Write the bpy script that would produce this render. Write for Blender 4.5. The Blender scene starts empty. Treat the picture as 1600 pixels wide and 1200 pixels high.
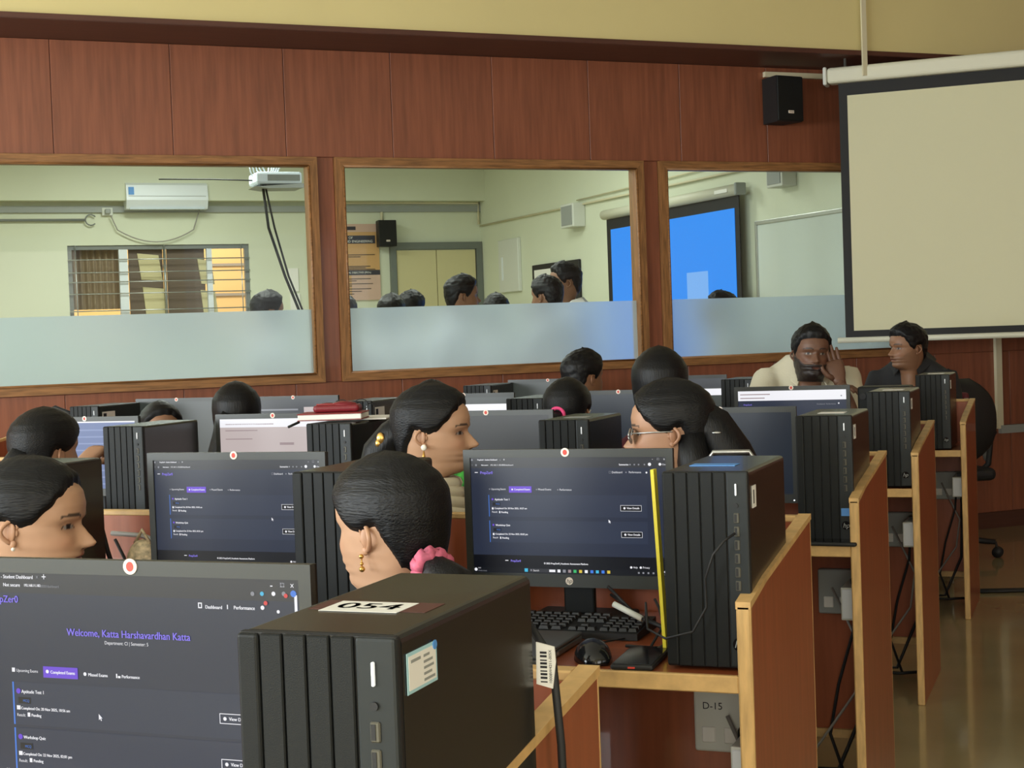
import bpy, bmesh, math, random
from mathutils import Vector, Matrix, Euler, noise
random.seed(7)
C = bpy.context.scene.collection
PI = math.pi
def rad(a): return a*PI/180

# ------------------------------------------------------------------ camera
CAMH = 1.31
YAW, PITCH, ROLL = rad(21.0), rad(-1.8), 0.036
fw = Vector((-math.sin(YAW)*math.cos(PITCH), math.cos(YAW)*math.cos(PITCH), math.sin(PITCH)))
r0 = Vector((math.cos(YAW), math.sin(YAW), 0)); u0 = r0.cross(fw)
rt = r0*math.cos(ROLL) - u0*math.sin(ROLL); up = u0*math.cos(ROLL) + r0*math.sin(ROLL)
cd = bpy.data.cameras.new('camera'); cam = bpy.data.objects.new('camera', cd); C.objects.link(cam)
m3 = Matrix((rt, up, -fw)).transposed()
cam.matrix_world = Matrix.Translation((0, 0, CAMH)) @ m3.to_4x4()
cd.sensor_width = 36.0; cd.lens = 36.0*2400/1600; cd.clip_start = 0.05
bpy.context.scene.camera = cam

# ------------------------------------------------------------------ world, exposure, lights
ANG = rad(43.6)                      # the room is turned against the desk rows
WX = Vector((math.cos(ANG), math.sin(ANG), 0)); NX = Vector((-math.sin(ANG), math.cos(ANG), 0))
def R(w, n, z): return WX*w + NX*n + Vector((0, 0, z))
vs = bpy.context.scene.view_settings
vs.view_transform = 'Standard'; vs.look = 'None'; vs.gamma = 1.0; vs.use_curve_mapping = False; vs.exposure = 0.0
wd = bpy.data.worlds.new('world'); bpy.context.scene.world = wd; wd.use_nodes = True
wd.node_tree.nodes['Background'].inputs[0].default_value = (0.75, 0.85, 1.0, 1)
wd.node_tree.nodes['Background'].inputs[1].default_value = 1.0
def area(name, loc, direction, sx, sy, power, col):
    l = bpy.data.lights.new(name, 'AREA'); l.shape = 'RECTANGLE'; l.size = sx; l.size_y = sy
    l.energy = power; l.color = col
    o = bpy.data.objects.new(name, l); C.objects.link(o); o.location = loc
    o.rotation_euler = Vector(direction).to_track_quat('-Z', 'Y').to_euler()
    return o
DAY = (0.90, 0.97, 1.0); WARM = (1.0, 0.93, 0.78)
for k, nn in enumerate((0.2, 2.9, 5.6)):
    area('daylight_left_window', R(-4.95, nn, 1.75), WX, 1.9, 1.5, 185, DAY)
for k, ww in enumerate((-2.6, 1.2, 4.8)):
    area('daylight_back_window', R(ww, -3.4, 1.75), NX, 2.2, 1.5, (150, 50, 15)[k], (1.0, 0.95, 0.84))
for (ww, nn) in ((-1.0, 9.6), (2.5, 9.6), (-1.0, 12.8), (2.5, 12.8), (4.4, 11.2)):
    area('tube_light_next_room', R(ww, nn, 3.28), (0, 0, -1), 1.3, 0.5, 56 if ww < 4 else 30, (0.95, 1.0, 0.92))

# ------------------------------------------------------------------ helpers
def lin(c):
    if isinstance(c, str): c = tuple(int(c[i:i+2], 16) for i in (0, 2, 4))
    f = lambda v: v/12.92 if v <= 0.04045 else ((v+0.055)/1.055)**2.4
    return tuple(f(v/255.0) for v in c) + (1.0,)
M = {}
def mat(name, col, rough=0.5, metal=0.0, emit=0.0, spec=0.5, bump=0.0, bscale=200.0, vary=0.0, vscale=6.0, stretch=(1, 1, 1), coat=0.0, attr=None, trans=0.0):
    m = bpy.data.materials.new(name); m.use_nodes = True
    nt = m.node_tree; b = nt.nodes['Principled BSDF']; c = lin(col)
    b.inputs['Base Color'].default_value = c; b.inputs['Roughness'].default_value = rough
    b.inputs['Metallic'].default_value = metal; b.inputs['Specular IOR Level'].default_value = spec
    b.inputs['Coat Weight'].default_value = coat
    b.inputs['Transmission Weight'].default_value = trans
    if emit: b.inputs['Emission Color'].default_value = c; b.inputs['Emission Strength'].default_value = emit
    if attr:
        a = nt.nodes.new('ShaderNodeAttribute'); a.attribute_name = attr
        nt.links.new(a.outputs['Color'], b.inputs['Base Color'])
    if vary or bump:
        tc = nt.nodes.new('ShaderNodeTexCoord'); mp = nt.nodes.new('ShaderNodeMapping')
        mp.inputs['Scale'].default_value = stretch; nt.links.new(tc.outputs['Object'], mp.inputs['Vector'])
    if vary:
        n = nt.nodes.new('ShaderNodeTexNoise'); n.inputs['Scale'].default_value = vscale; n.inputs['Detail'].default_value = 5
        nt.links.new(mp.outputs[0], n.inputs['Vector'])
        r = nt.nodes.new('ShaderNodeValToRGB')
        r.color_ramp.elements[0].position = 0.3; r.color_ramp.elements[1].position = 0.7
        r.color_ramp.elements[0].color = tuple(v*(1-vary) for v in c[:3]) + (1,)
        r.color_ramp.elements[1].color = tuple(min(1, v*(1+vary)) for v in c[:3]) + (1,)
        nt.links.new(n.outputs[0], r.inputs[0]); nt.links.new(r.outputs[0], b.inputs['Base Color'])
    if bump:
        n2 = nt.nodes.new('ShaderNodeTexNoise'); n2.inputs['Scale'].default_value = bscale; n2.inputs['Detail'].default_value = 3
        nt.links.new(mp.outputs[0], n2.inputs['Vector'])
        bp = nt.nodes.new('ShaderNodeBump'); bp.inputs['Strength'].default_value = bump; bp.inputs['Distance'].default_value = 0.002
        nt.links.new(n2.outputs[0], bp.inputs['Height']); nt.links.new(bp.outputs[0], b.inputs['Normal'])
    M[name] = m; return m
def emis(name, col, s):
    m = bpy.data.materials.new(name); m.use_nodes = True; nt = m.node_tree
    b = nt.nodes['Principled BSDF']; c = lin(col)
    b.inputs['Base Color'].default_value = (0.004, 0.004, 0.005, 1); b.inputs['Roughness'].default_value = 0.28
    b.inputs['Emission Color'].default_value = c; b.inputs['Emission Strength'].default_value = s
    M[name] = m; return m

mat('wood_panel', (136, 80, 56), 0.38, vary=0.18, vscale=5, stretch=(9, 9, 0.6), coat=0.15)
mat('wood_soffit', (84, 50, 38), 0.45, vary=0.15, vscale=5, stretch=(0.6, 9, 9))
mat('wood_frame', (142, 99, 58), 0.45, vary=0.35, vscale=7, stretch=(1.2, 14, 14))
mat('wood_frame_v', (142, 99, 58), 0.45, vary=0.35, vscale=7, stretch=(14, 14, 1.2))
mat('laminate', (152, 82, 52), 0.34, vary=0.16, vscale=5, stretch=(10, 10, 0.7), coat=0.2)
mat('laminate_top', (146, 76, 44), 0.3, vary=0.16, vscale=5, stretch=(0.7, 10, 10), coat=0.25)
mat('lipping', (204, 166, 108), 0.5, vary=0.18, vscale=9, stretch=(3, 3, 3))
mat('lipping_v', (204, 166, 108), 0.5, vary=0.22, vscale=9, stretch=(9, 9, 1.4))
mat('yellow_paint', (220, 205, 146), 0.65, vary=0.03, vscale=1.5)
mat('cream_paint', (214, 218, 194), 0.6, vary=0.02, vscale=1.5)
mat('ceiling_white', (220, 220, 212), 0.7)
mat('floor_tile', (160, 147, 108), 0.13, vary=0.1, vscale=2.2, coat=0.25)
mat('black_plastic', (26, 28, 28), 0.45, spec=0.2, bump=0.12, bscale=900)
mat('black_side', (33, 34, 32), 0.27, coat=0.08)
mat('black_gloss', (22, 23, 25), 0.15)
mat('bezel', (52, 54, 51), 0.36)
mat('strip_plastic', (38, 42, 43), 0.42, spec=0.3)
mat('bezel_inner', (14, 14, 15), 0.4)
mat('dark_rubber', (24, 24, 25), 0.6)
mat('key_black', (30, 31, 32), 0.5)
mat('steel', (190, 192, 190), 0.3, metal=0.9)
mat('chrome_led', (232, 236, 238), 0.3, emit=0.4)
mat('port_metal', (92, 90, 80), 0.4, metal=0.4)
mat('white_plastic', (212, 214, 204), 0.45)
mat('grey_plastic', (150, 154, 150), 0.5)
mat('paper', (236, 234, 226), 0.7)
mat('paper_brown', (86, 46, 36), 0.6)
mat('ink', (30, 30, 34), 0.7)
mat('red_book', (142, 44, 44), 0.55)
mat('red_case', (120, 26, 36), 0.4, bump=0.5, bscale=90)
mat('sticker_red', (206, 66, 52), 0.5)
mat('sticker_white', (240, 226, 212), 0.5)
mat('sticker_cyan', (170, 214, 222), 0.4)
mat('bright_blue', (88, 150, 220), 0.5)
mat('yellow_card', (236, 218, 60), 0.5, emit=0.0)
mat('laptop_grey', (92, 92, 90), 0.35, metal=0.4)
mat('cream_cloth', (218, 210, 184), 0.8, bump=0.5, bscale=60)
mat('polo_cloth', (206, 200, 176), 0.85, bump=0.4, bscale=120)
mat('black_cloth', (30, 31, 34), 0.8, bump=0.4, bscale=80)
mat('navy_cloth', (40, 46, 66), 0.8, bump=0.4, bscale=80)
mat('maroon_cloth', (86, 26, 36), 0.8, bump=0.4, bscale=80)
mat('white_cloth', (226, 226, 220), 0.8, bump=0.4, bscale=80)
mat('teal_cloth', (88, 120, 130), 0.8, bump=0.4, bscale=80)
mat('pink_cloth', (196, 96, 120), 0.7, vary=0.5, vscale=60)
mat('hot_pink', (240, 70, 130), 0.5)
mat('olive_cloth', (92, 84, 64), 0.8, bump=0.4, bscale=80)
mat('trouser_cloth', (44, 46, 56), 0.85)
mat('hair', (13, 13, 14), 0.46, spec=0.3, bump=0.7, bscale=55, stretch=(6, 6, 0.6))
mat('hair_combed', (13, 13, 14), 0.46, spec=0.3, bump=0.8, bscale=55, stretch=(0.7, 6, 6))
mat('skin', (170, 115, 80), 0.5, attr='Col')
mat('gold', (212, 168, 92), 0.28, metal=0.9)
mat('pearl', (236, 230, 214), 0.25)
mat('chair_black', (26, 28, 30), 0.6)
mat('chair_maroon', (96, 30, 40), 0.7)
mat('screen_white', (206, 202, 168), 0.75)
mat('screen_black', (22, 22, 22), 0.7)
mat('screen_case', (214, 212, 190), 0.5)
mat('conduit', (216, 208, 176), 0.5)
mat('grey_metal', (120, 124, 120), 0.45)
mat('door_grey', (108, 114, 108), 0.5)
mat('door_pane_cream', (206, 196, 150), 0.5)
mat('ac_white', (226, 232, 236), 0.35)
mat('poster_tan', (206, 160, 104), 0.6)
mat('poster_pink', (206, 172, 154), 0.6)
mat('poster_navy', (52, 50, 60), 0.6)
mat('curtain', (150, 132, 108), 0.85)
mat('brown_sash', (104, 88, 72), 0.5)
mat('ochre_wall', (226, 176, 104), 0.8)
mat('outdoor_white', (240, 238, 228), 0.8)
mat('whiteboard', (206, 214, 206), 0.25)
mat('projector_white', (196, 206, 214), 0.4)
mat('leaf_cloth', (70, 170, 60), 0.7, vary=0.7, vscale=70)
mat('floral_cloth', (206, 186, 150), 0.8, vary=0.4, vscale=90)
mat('cable_grey', (150, 146, 138), 0.5)
mat('glasses_lens', (120, 136, 146), 0.1)
# screens
emis('scr_navy', (44, 52, 72), 0.8); emis('scr_card', (50, 59, 80), 0.8); emis('scr_bar', (52, 54, 60), 0.8)
emis('scr_white', (240, 240, 245), 1.0); emis('scr_grey', (150, 152, 160), 0.8); emis('scr_purple', (146, 130, 244), 1.0)
emis('scr_violet', (112, 72, 220), 0.9); emis('scr_blue', (70, 130, 230), 0.9); emis('scr_red', (226, 70, 70), 0.9)
emis('scr_pink', (206, 192, 190), 0.85); emis('scr_pinkline', (170, 150, 152), 0.8); emis('scr_sky', (104, 124, 176), 0.8); emis('scr_skyline', (132, 150, 196), 0.85)
emis('scr_off', (10, 12, 15), 0.3); emis('scr_offblue', (30, 40, 54), 0.6); emis('scr_offgrey', (74, 80, 74), 0.5)
emis('scr_orange', (206, 160, 110), 0.9); emis('scr_dark', (14, 18, 28), 0.6); emis('scr_taskbar', (22, 26, 34), 0.6)
emis('projected_blue', (32, 140, 246), 1.0); emis('reflection_pale', (120, 176, 244), 1.0); emis('led_white', (240, 250, 255), 3.0)
emis('scr_green', (60, 190, 110), 0.9); emis('scr_yellow', (230, 200, 70), 0.9); emis('scr_cyan', (70, 190, 230), 0.9)

# glass: clear pane = mostly see-through with a mirror film; frosted film = scattering sheet
def glass_mat():
    m = bpy.data.materials.new('clear_glass'); m.use_nodes = True; nt = m.node_tree
    for n in list(nt.nodes): nt.nodes.remove(n)
    o = nt.nodes.new('ShaderNodeOutputMaterial'); t = nt.nodes.new('ShaderNodeBsdfTransparent'); g = nt.nodes.new('ShaderNodeBsdfGlossy')
    t.inputs[0].default_value = (0.92, 0.97, 0.95, 1); g.inputs['Roughness'].default_value = 0.02
    lw = nt.nodes.new('ShaderNodeFresnel'); lw.inputs[0].default_value = 1.3
    mx = nt.nodes.new('ShaderNodeMixShader'); nt.links.new(lw.outputs[0], mx.inputs[0]); nt.links.new(t.outputs[0], mx.inputs[1]); nt.links.new(g.outputs[0], mx.inputs[2])
    nt.links.new(mx.outputs[0], o.inputs[0]); M['clear_glass'] = m
    m = bpy.data.materials.new('frosted_film'); m.use_nodes = True; nt = m.node_tree
    for n in list(nt.nodes): nt.nodes.remove(n)
    o = nt.nodes.new('ShaderNodeOutputMaterial')
    rf = nt.nodes.new('ShaderNodeBsdfRefraction'); rf.inputs['Roughness'].default_value = 0.75; rf.inputs['IOR'].default_value = 1.12; rf.inputs[0].default_value = (0.80, 0.91, 1.0, 1)
    tl = nt.nodes.new('ShaderNodeBsdfTranslucent'); tl.inputs[0].default_value = (0.70, 0.85, 1.0, 1)
    df = nt.nodes.new('ShaderNodeBsdfDiffuse'); df.inputs[0].default_value = (0.45, 0.60, 0.66, 1)
    m1 = nt.nodes.new('ShaderNodeMixShader'); m1.inputs[0].default_value = 0.45
    nt.links.new(rf.outputs[0], m1.inputs[1]); nt.links.new(tl.outputs[0], m1.inputs[2])
    m2 = nt.nodes.new('ShaderNodeMixShader'); m2.inputs[0].default_value = 0.28
    nt.links.new(m1.outputs[0], m2.inputs[1]); nt.links.new(df.outputs[0], m2.inputs[2])
    nt.links.new(m2.outputs[0], o.inputs[0]); M['frosted_film'] = m
glass_mat()

class MB:
    """collects geometry for ONE mesh object"""
    def __init__(s): s.v = []; s.f = []; s.sm = []
    def add(s, vs_, fs, smooth=False):
        b = len(s.v); s.v += [tuple(p) for p in vs_]
        for f in fs: s.f.append(tuple(i+b for i in f)); s.sm.append(smooth)
        return s
    def box(s, x0, x1, y0, y1, z0, z1):
        return s.add([(x0,y0,z0),(x1,y0,z0),(x1,y1,z0),(x0,y1,z0),(x0,y0,z1),(x1,y0,z1),(x1,y1,z1),(x0,y1,z1)],
              [(0,3,2,1),(4,5,6,7),(0,1,5,4),(1,2,6,5),(2,3,7,6),(3,0,4,7)])
    def rbox(s, x0, x1, y0, y1, z0, z1, r=0.004, seg=2):
        bm = bmesh.new(); bmesh.ops.create_cube(bm, size=1)
        for v in bm.verts: v.co = Vector(((x0+x1)/2+v.co.x*(x1-x0), (y0+y1)/2+v.co.y*(y1-y0), (z0+z1)/2+v.co.z*(z1-z0)))
        r = min(r, 0.49*min(x1-x0, y1-y0, z1-z0))
        bmesh.ops.bevel(bm, geom=bm.edges[:], offset=r, segments=seg, profile=0.5, affect='EDGES')
        return s.bm(bm)
    def bm(s, bm, smooth=False, mtx=None):
        bm.verts.index_update()
        s.add([(mtx @ v.co if mtx else v.co) for v in bm.verts], [[v.index for v in f.verts] for f in bm.faces], smooth); bm.free(); return s
    def quad(s, a, b, c, d): return s.add([a, b, c, d], [(0, 1, 2, 3)])
    def prism(s, poly, axis, a, b):
        """poly: list of 2D points; extruded along axis between a and b"""
        def P(p, t):
            return (t, p[0], p[1]) if axis == 'x' else ((p[0], t, p[1]) if axis == 'y' else (p[0], p[1], t))
        n = len(poly); vs_ = [P(p, a) for p in poly] + [P(p, b) for p in poly]
        fs = [tuple(range(n))[::-1], tuple(range(n, 2*n))] + [(i, (i+1) % n, n+(i+1) % n, n+i) for i in range(n)]
        return s.add(vs_, fs)
    def tube(s, path, rr, seg=8, cap=True):
        path = [Vector(p) for p in path]; n = len(path)
        if not isinstance(rr, (list, tuple)): rr = [rr]*n
        vs_ = []; prev = None
        for i, p in enumerate(path):
            t = (path[min(i+1, n-1)] - path[max(i-1, 0)]).normalized()
            if prev is None:
                a = Vector((0, 0, 1)) if abs(t.z) < 0.9 else Vector((1, 0, 0)); u = t.cross(a).normalized()
            else: u = (prev - t*prev.dot(t)).normalized()
            prev = u; w = t.cross(u)
            r = rr[i]; ru, rw = r if isinstance(r, tuple) else (r, r)
            for k in range(seg):
                a = 2*PI*k/seg; vs_.append(p + u*math.cos(a)*ru + w*math.sin(a)*rw)
        fs = [(i*seg+k, i*seg+(k+1) % seg, (i+1)*seg+(k+1) % seg, (i+1)*seg+k) for i in range(n-1) for k in range(seg)]
        if cap: fs += [tuple(range(seg))[::-1], tuple((n-1)*seg+k for k in range(seg))]
        return s.add(vs_, fs, True)
    def loft(s, rings, cap=True):
        n = len(rings[0]); vs_ = [p for r in rings for p in r]
        fs = [(i*n+k, i*n+(k+1) % n, (i+1)*n+(k+1) % n, (i+1)*n+k) for i in range(len(rings)-1) for k in range(n)]
        if cap: fs += [tuple(range(n))[::-1], tuple((len(rings)-1)*n+k for k in range(n))]
        return s.add(vs_, fs, True)
    def ball(s, c, rx, ry=None, rz=None, u=16, v=10, mtx=None):
        ry = rx if ry is None else ry; rz = rx if rz is None else rz
        bm = bmesh.new(); bmesh.ops.create_uvsphere(bm, u_segments=u, v_segments=v, radius=1)
        for q in bm.verts:
            p = Vector((q.co.x*rx, q.co.y*ry, q.co.z*rz)); q.co = (mtx @ p if mtx else p) + Vector(c)
        return s.bm(bm, True)
    def disc(s, c, r, axis='y', d=0.001, seg=24, ry=None):
        ry = r if ry is None else ry
        poly = [(r*math.cos(2*PI*k/seg), ry*math.sin(2*PI*k/seg)) for k in range(seg)]
        i = 'xyz'.index(axis)
        o = [(j) for j in range(3) if j != i]
        poly = [(p[0]+c[o[0]], p[1]+c[o[1]]) for p in poly]
        return s.prism(poly, axis, c[i]-d/2, c[i]+d/2)
    def mesh(s, name):
        me = bpy.data.meshes.new(name); me.from_pydata(s.v, [], s.f); me.update()
        me.polygons.foreach_set('use_smooth', s.sm)
        bm = bmesh.new(); bm.from_mesh(me); bmesh.ops.recalc_face_normals(bm, faces=bm.faces[:]); bm.to_mesh(me); bm.free()
        return me
    def build(s, name, m, parent=None, loc=None, rot=None):
        return obj(name, s.mesh(name), m, parent, loc, rot)
def obj(name, me, m, parent=None, loc=None, rot=None):
    o = bpy.data.objects.new(name, me); C.objects.link(o)
    if m:
        me.materials.clear(); me.materials.append(M[m] if isinstance(m, str) else m)
    if parent: o.parent = parent
    if loc is not None: o.location = loc
    if rot is not None: o.rotation_euler = rot if isinstance(rot, (tuple, list, Euler)) else (0, 0, rot)
    return o
def tag(o, label, cat, group=None):
    o['label'] = label; o['category'] = cat
    if group: o['group'] = group
    return o
def thing(name, label, cat, loc=(0, 0, 0), rot=0, group=None):
    o = bpy.data.objects.new(name, None); C.objects.link(o); o.location = loc
    o.rotation_euler = (0, 0, rot) if not isinstance(rot, (tuple, list)) else rot
    o.empty_display_size = 0.05
    return tag(o, label, cat, group)
def struct(o): o['kind'] = 'structure'; return o
def copy_tree(o, parent=None):
    c = o.copy(); C.objects.link(c); c.parent = parent
    for ch in list(o.children): copy_tree(ch, c)
    return c
SCR = bpy.data.scenes.new('scratch')
def eval_mesh(o):
    SCR.collection.objects.link(o); vl = SCR.view_layers[0]; vl.update()
    me = bpy.data.meshes.new_from_object(o.evaluated_get(vl.depsgraph)); SCR.collection.objects.unlink(o); return me
_tc = {}
def text_geo(s, size, align='LEFT', shear=0.0):
    key = (s, align, shear)
    if key not in _tc:
        cu = bpy.data.curves.new('t', 'FONT'); cu.body = s; cu.size = 1.0; cu.align_x = align; cu.align_y = 'CENTER'; cu.shear = shear; cu.resolution_u = 3
        o = bpy.data.objects.new('t', cu); me = eval_mesh(o)
        _tc[key] = ([v.co.copy() for v in me.vertices], [tuple(p.vertices) for p in me.polygons])
        bpy.data.objects.remove(o); bpy.data.curves.remove(cu); bpy.data.meshes.remove(me)
    v, f = _tc[key]
    return [(p.x*size, p.y*size) for p in v], f
RF = (0, 0, ANG)       # rotation of everything laid out along the room's walls

# ================================================================== THE SETTING
# room frame: local x runs along the glass wall, local y towards it
def sR(mb, name, m): return struct(mb.build(name, m, None, (0, 0, 0), RF))
GW = 7.7
sR(MB().box(-5.2, 7.3, -3.7, 15.2, -0.1, 0.0), 'floor', 'floor_tile')
sR(MB().box(-5.2, 7.3, -3.7, GW+0.1, 3.45, 3.55), 'ceiling', 'ceiling_white')
# side wall with three window openings, back wall with three
def wall_open(name, m, along, fixed, t, a0, a1, z1, opens, zo0, zo1):
    b = MB()
    def bx(p0, p1, q0, q1):
        if along == 'y': b.box(fixed-t, fixed, p0, p1, q0, q1)
        else: b.box(p0, p1, fixed-t, fixed, q0, q1)
    bx(a0, a1, 0, zo0); bx(a0, a1, zo1, z1)
    e = a0
    for (o0, o1) in opens: bx(e, o0, zo0, zo1); e = o1
    bx(e, a1, zo0, zo1)
    return sR(b, name, m)
wall_open('wall_left', 'yellow_paint', 'y', -5.0, 0.2, -3.5, GW, 3.45, [(-0.8, 1.2), (1.9, 3.9), (4.6, 6.6)], 1.05, 2.65)
wall_open('wall_back', 'yellow_paint', 'x', -3.5, 0.2, -5.2, 7.0, 3.45, [(-3.8, -1.4), (0.0, 2.4), (3.6, 6.0)], 1.1, 2.7)
sR(MB().box(7.0, 7.2, -3.5, GW+0.1, 0, 3.45), 'wall_front', 'wood_panel')
# beam above the glass wall: yellow face, wood underside, thin trim
sR(MB().box(-5.0, 7.0, 7.27, GW+0.1, 2.84, 3.45), 'wall_beam', 'yellow_paint')
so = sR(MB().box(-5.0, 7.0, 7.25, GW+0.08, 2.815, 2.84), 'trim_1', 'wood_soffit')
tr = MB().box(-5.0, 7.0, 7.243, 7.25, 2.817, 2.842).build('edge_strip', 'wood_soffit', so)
# glass wall: three windows between wood panels
WIN = [(-1.15, 2.155), (2.250, 4.040), (4.140, 5.93)]      # outer frame extents
ZB, ZT, FRW = 1.105, 2.262, 0.045
gw = MB()
gw.box(-5.0, 7.0, GW+0.012, GW+0.08, 0, ZB-0.0); gw.box(-5.0, 7.0, GW+0.012, GW+0.08, ZT, 2.84)
e = -5.0
for (a, b) in WIN: gw.box(e, a, GW+0.012, GW+0.08, ZB, ZT); e = b
gw.box(e, 7.0, GW+0.012, GW+0.08, ZB, ZT)
wall = sR(gw, 'wall_glass_side', 'wood_panel')
def panel(x0, x1, z0, z1):
    MB().rbox(x0+0.0015, x1-0.0015, GW-0.002, GW+0.013, z0+0.001, z1-0.001, 0.0015, 1).build('panel', 'wood_panel', wall)
k = -8
seams = [0.858+0.573*i for i in range(-10, 12)]
seams = [s for s in seams if -5.0 < s < 7.0]
edges = [-5.0] + seams + [7.0]
for i in range(len(edges)-1):
    panel(edges[i], edges[i+1], ZT+0.002, 2.815)
    if edges[i+1] > -4.9:
        panel(edges[i], edges[i+1], 0.64, ZB-0.002); panel(edges[i], edges[i+1], 0.10, 0.635)
e = -5.0
for (a, b) in WIN + [(7.0, 7.0)]:
    if a > e: panel(e, a, ZB, ZT)
    e = b
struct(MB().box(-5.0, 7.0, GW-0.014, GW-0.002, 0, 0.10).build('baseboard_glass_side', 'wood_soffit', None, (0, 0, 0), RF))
for i, (a, b) in enumerate(WIN):
    w = bpy.data.objects.new('window_%d' % (i+1), None); C.objects.link(w); w.rotation_euler = RF; struct(w)
    y0, y1 = GW-0.03, GW+0.075; f = FRW
    def mit(pts, nm, mm): MB().prism(pts, 'y', y0, y1).build(nm, mm, w)
    mit([(a, ZT), (b, ZT), (b-f, ZT-f), (a+f, ZT-f)], 'frame_rail', 'wood_frame')
    mit([(a, ZB), (b, ZB), (b-f, ZB+f), (a+f, ZB+f)], 'frame_rail', 'wood_frame')
    mit([(a, ZB), (a, ZT), (a+f, ZT-f), (a+f, ZB+f)], 'frame_stile', 'wood_frame_v')
    mit([(b, ZB), (b, ZT), (b-f, ZT-f), (b-f, ZB+f)], 'frame_stile', 'wood_frame_v')
    # quarter-round bead along the inside
    bd = MB()
    for (p, q) in (((a+f, ZT-f), (b-f, ZT-f)), ((a+f, ZB+f), (b-f, ZB+f)), ((a+f, ZB+f), (a+f, ZT-f)), ((b-f, ZB+f), (b-f, ZT-f))):
        bd.tube([(p[0], y0+0.004, p[1]), (q[0], y0+0.004, q[1])], 0.007, 6)
    bd.build('bead', 'wood_frame', w)
    pane = MB().quad((a+f, GW+0.03, 1.483), (b-f, GW+0.03, 1.483), (b-f, GW+0.03, ZT-f), (a+f, GW+0.03, ZT-f)).build('pane', 'clear_glass', w)
    MB().quad((a+f, GW+0.03, ZB+f), (b-f, GW+0.03, ZB+f), (b-f, GW+0.03, 1.483), (a+f, GW+0.03, 1.483)).build('frosted_pane', 'frosted_film', w)

# next room shell
FN, FC = 14.8, 5.867
fb = MB()   # far wall with the window opening
wx0, wx1, wz0, wz1 = 1.73, 3.44, 1.35, 2.295
fb.box(-3.0, wx0, FN, FN+0.2, 0, 3.3); fb.box(wx1, 7.3, FN, FN+0.2, 0, 3.3); fb.box(wx0, wx1, FN, FN+0.2, 0, wz0); fb.box(wx0, wx1, FN, FN+0.2, wz1, 3.3)
sR(fb, 'wall_next_room_far', 'cream_paint')
sR(MB().box(FC, FC+0.2, GW+0.12, FN, 0, 3.3), 'wall_next_room_right', 'cream_paint')
sR(MB().box(-3.2, -3.0, GW+0.12, FN+0.2, 0, 3.3), 'wall_next_room_left', 'cream_paint')
sR(MB().box(-3.2, 7.3, GW+0.12, FN+0.2, 3.3, 3.4), 'ceiling_next_room', 'ceiling_white')
sR(MB().box(-3.0, FC, FN-0.16, FN, 2.70, 3.04), 'wall_next_room_beam', 'cream_paint')
sR(MB().box(-3.0, FC, FN-0.03, FN, 2.60, 2.66), 'trim_2', 'grey_plastic')
sR(MB().box(-3.0, FC, GW+0.1, GW+0.16, 2.84, 3.3), 'wall_next_room_near', 'cream_paint')
# far-room window
w4 = bpy.data.objects.new('window_4', None); C.objects.link(w4); w4.rotation_euler = RF; struct(w4)
def fr(x0, x1, z0, z1, y=FN+0.02, t=0.05, nm='frame_bar', mm='grey_metal'): return MB().box(x0, x1, y, y+t, z0, z1).build(nm, mm, w4)
fr(wx0, wx1, wz1-0.04, wz1); fr(wx0, wx1, wz0, wz0+0.04); fr(wx0, wx0+0.04, wz0+0.04, wz1-0.04); fr(wx1-0.04, wx1, wz0+0.04, wz1-0.04)
fr(2.20, 2.28, wz0+0.04, wz1-0.04, mm='ac_white'); fr(3.03, 3.08, wz0+0.04, wz1-0.04, mm='ac_white'); fr(2.62, 2.64, wz0+0.04, wz1-0.04)
for z in (1.56, 1.68, 1.84, 1.95, 2.04, 2.16): MB().tube([(wx0, FN-0.01, z), (wx1, FN-0.01, z)], 0.006, 6).build('grille_bar', 'steel', w4)
for x in (1.80, 2.62, 3.36): MB().tube([(x, FN-0.006, wz0), (x, FN-0.006, wz1)], 0.005, 6).build('grille_bar', 'steel', w4)
# open brown sash leaning behind the grille; two panes each, glass reflection painted cream
for (x0, x1) in ((2.30, 2.62), (2.66, 3.02)):
    MB().box(x0, x1, FN+0.09, FN+0.12, wz0+0.02, wz1-0.02).build('sash', 'brown_sash', w4)
for (x, w_, z0, z1) in ((2.38, 0.20, 1.97, 2.22), (2.42, 0.20, 1.55, 1.90), (2.95, 0.13, 1.92, 2.16), (2.97, 0.14, 1.55, 1.86)):
    MB().prism([(x+0.03, z0), (x+w_+0.03, z0-0.01), (x+w_, z1-0.02), (x, z1)], 'y', FN+0.075, FN+0.09).build('reflecting_pane', 'door_pane_cream', w4)
# pleated curtain left of the sash and the building outside
cu = MB(); pts = []
for i in range(40):
    x = 1.76+0.46*i/39; pts.append((x, FN+0.16+0.025*math.sin(i*1.25)))
vs_ = [(x, y, 1.70) for x, y in pts] + [(x, y, 2.28) for x, y in pts] ; n_ = len(pts)
vs_ += [(x, y+0.006, 1.70) for x, y in pts] + [(x, y+0.006, 2.28) for x, y in pts]
cu.add(vs_, [(i, i+1, n_+i+1, n_+i) for i in range(n_-1)] + [(2*n_+i+1, 2*n_+i, 3*n_+i, 3*n_+i+1) for i in range(n_-1)], True)
tag(cu.build('curtain', 'curtain', None, (0, 0, 0), RF), 'brown pleated curtain hanging in the left part of the barred window', 'curtain')
ob = thing('building', 'ochre house wall with pale base seen outside the barred window', 'building', R(2.6, 18.0, 0), RF)
MB().box(-4, 4, 0, 0.3, 1.55, 6.0).build('wall', 'ochre_wall', ob)
MB().box(-4, 4, -0.05, 0.3, -0.5, 1.55).build('plinth', 'outdoor_white', ob)
for z in (1.9, 2.25, 2.6, 2.95): MB().box(-4, 4, -0.03, 0.0, z, z+0.03).build('band', 'curtain', ob)
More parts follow.
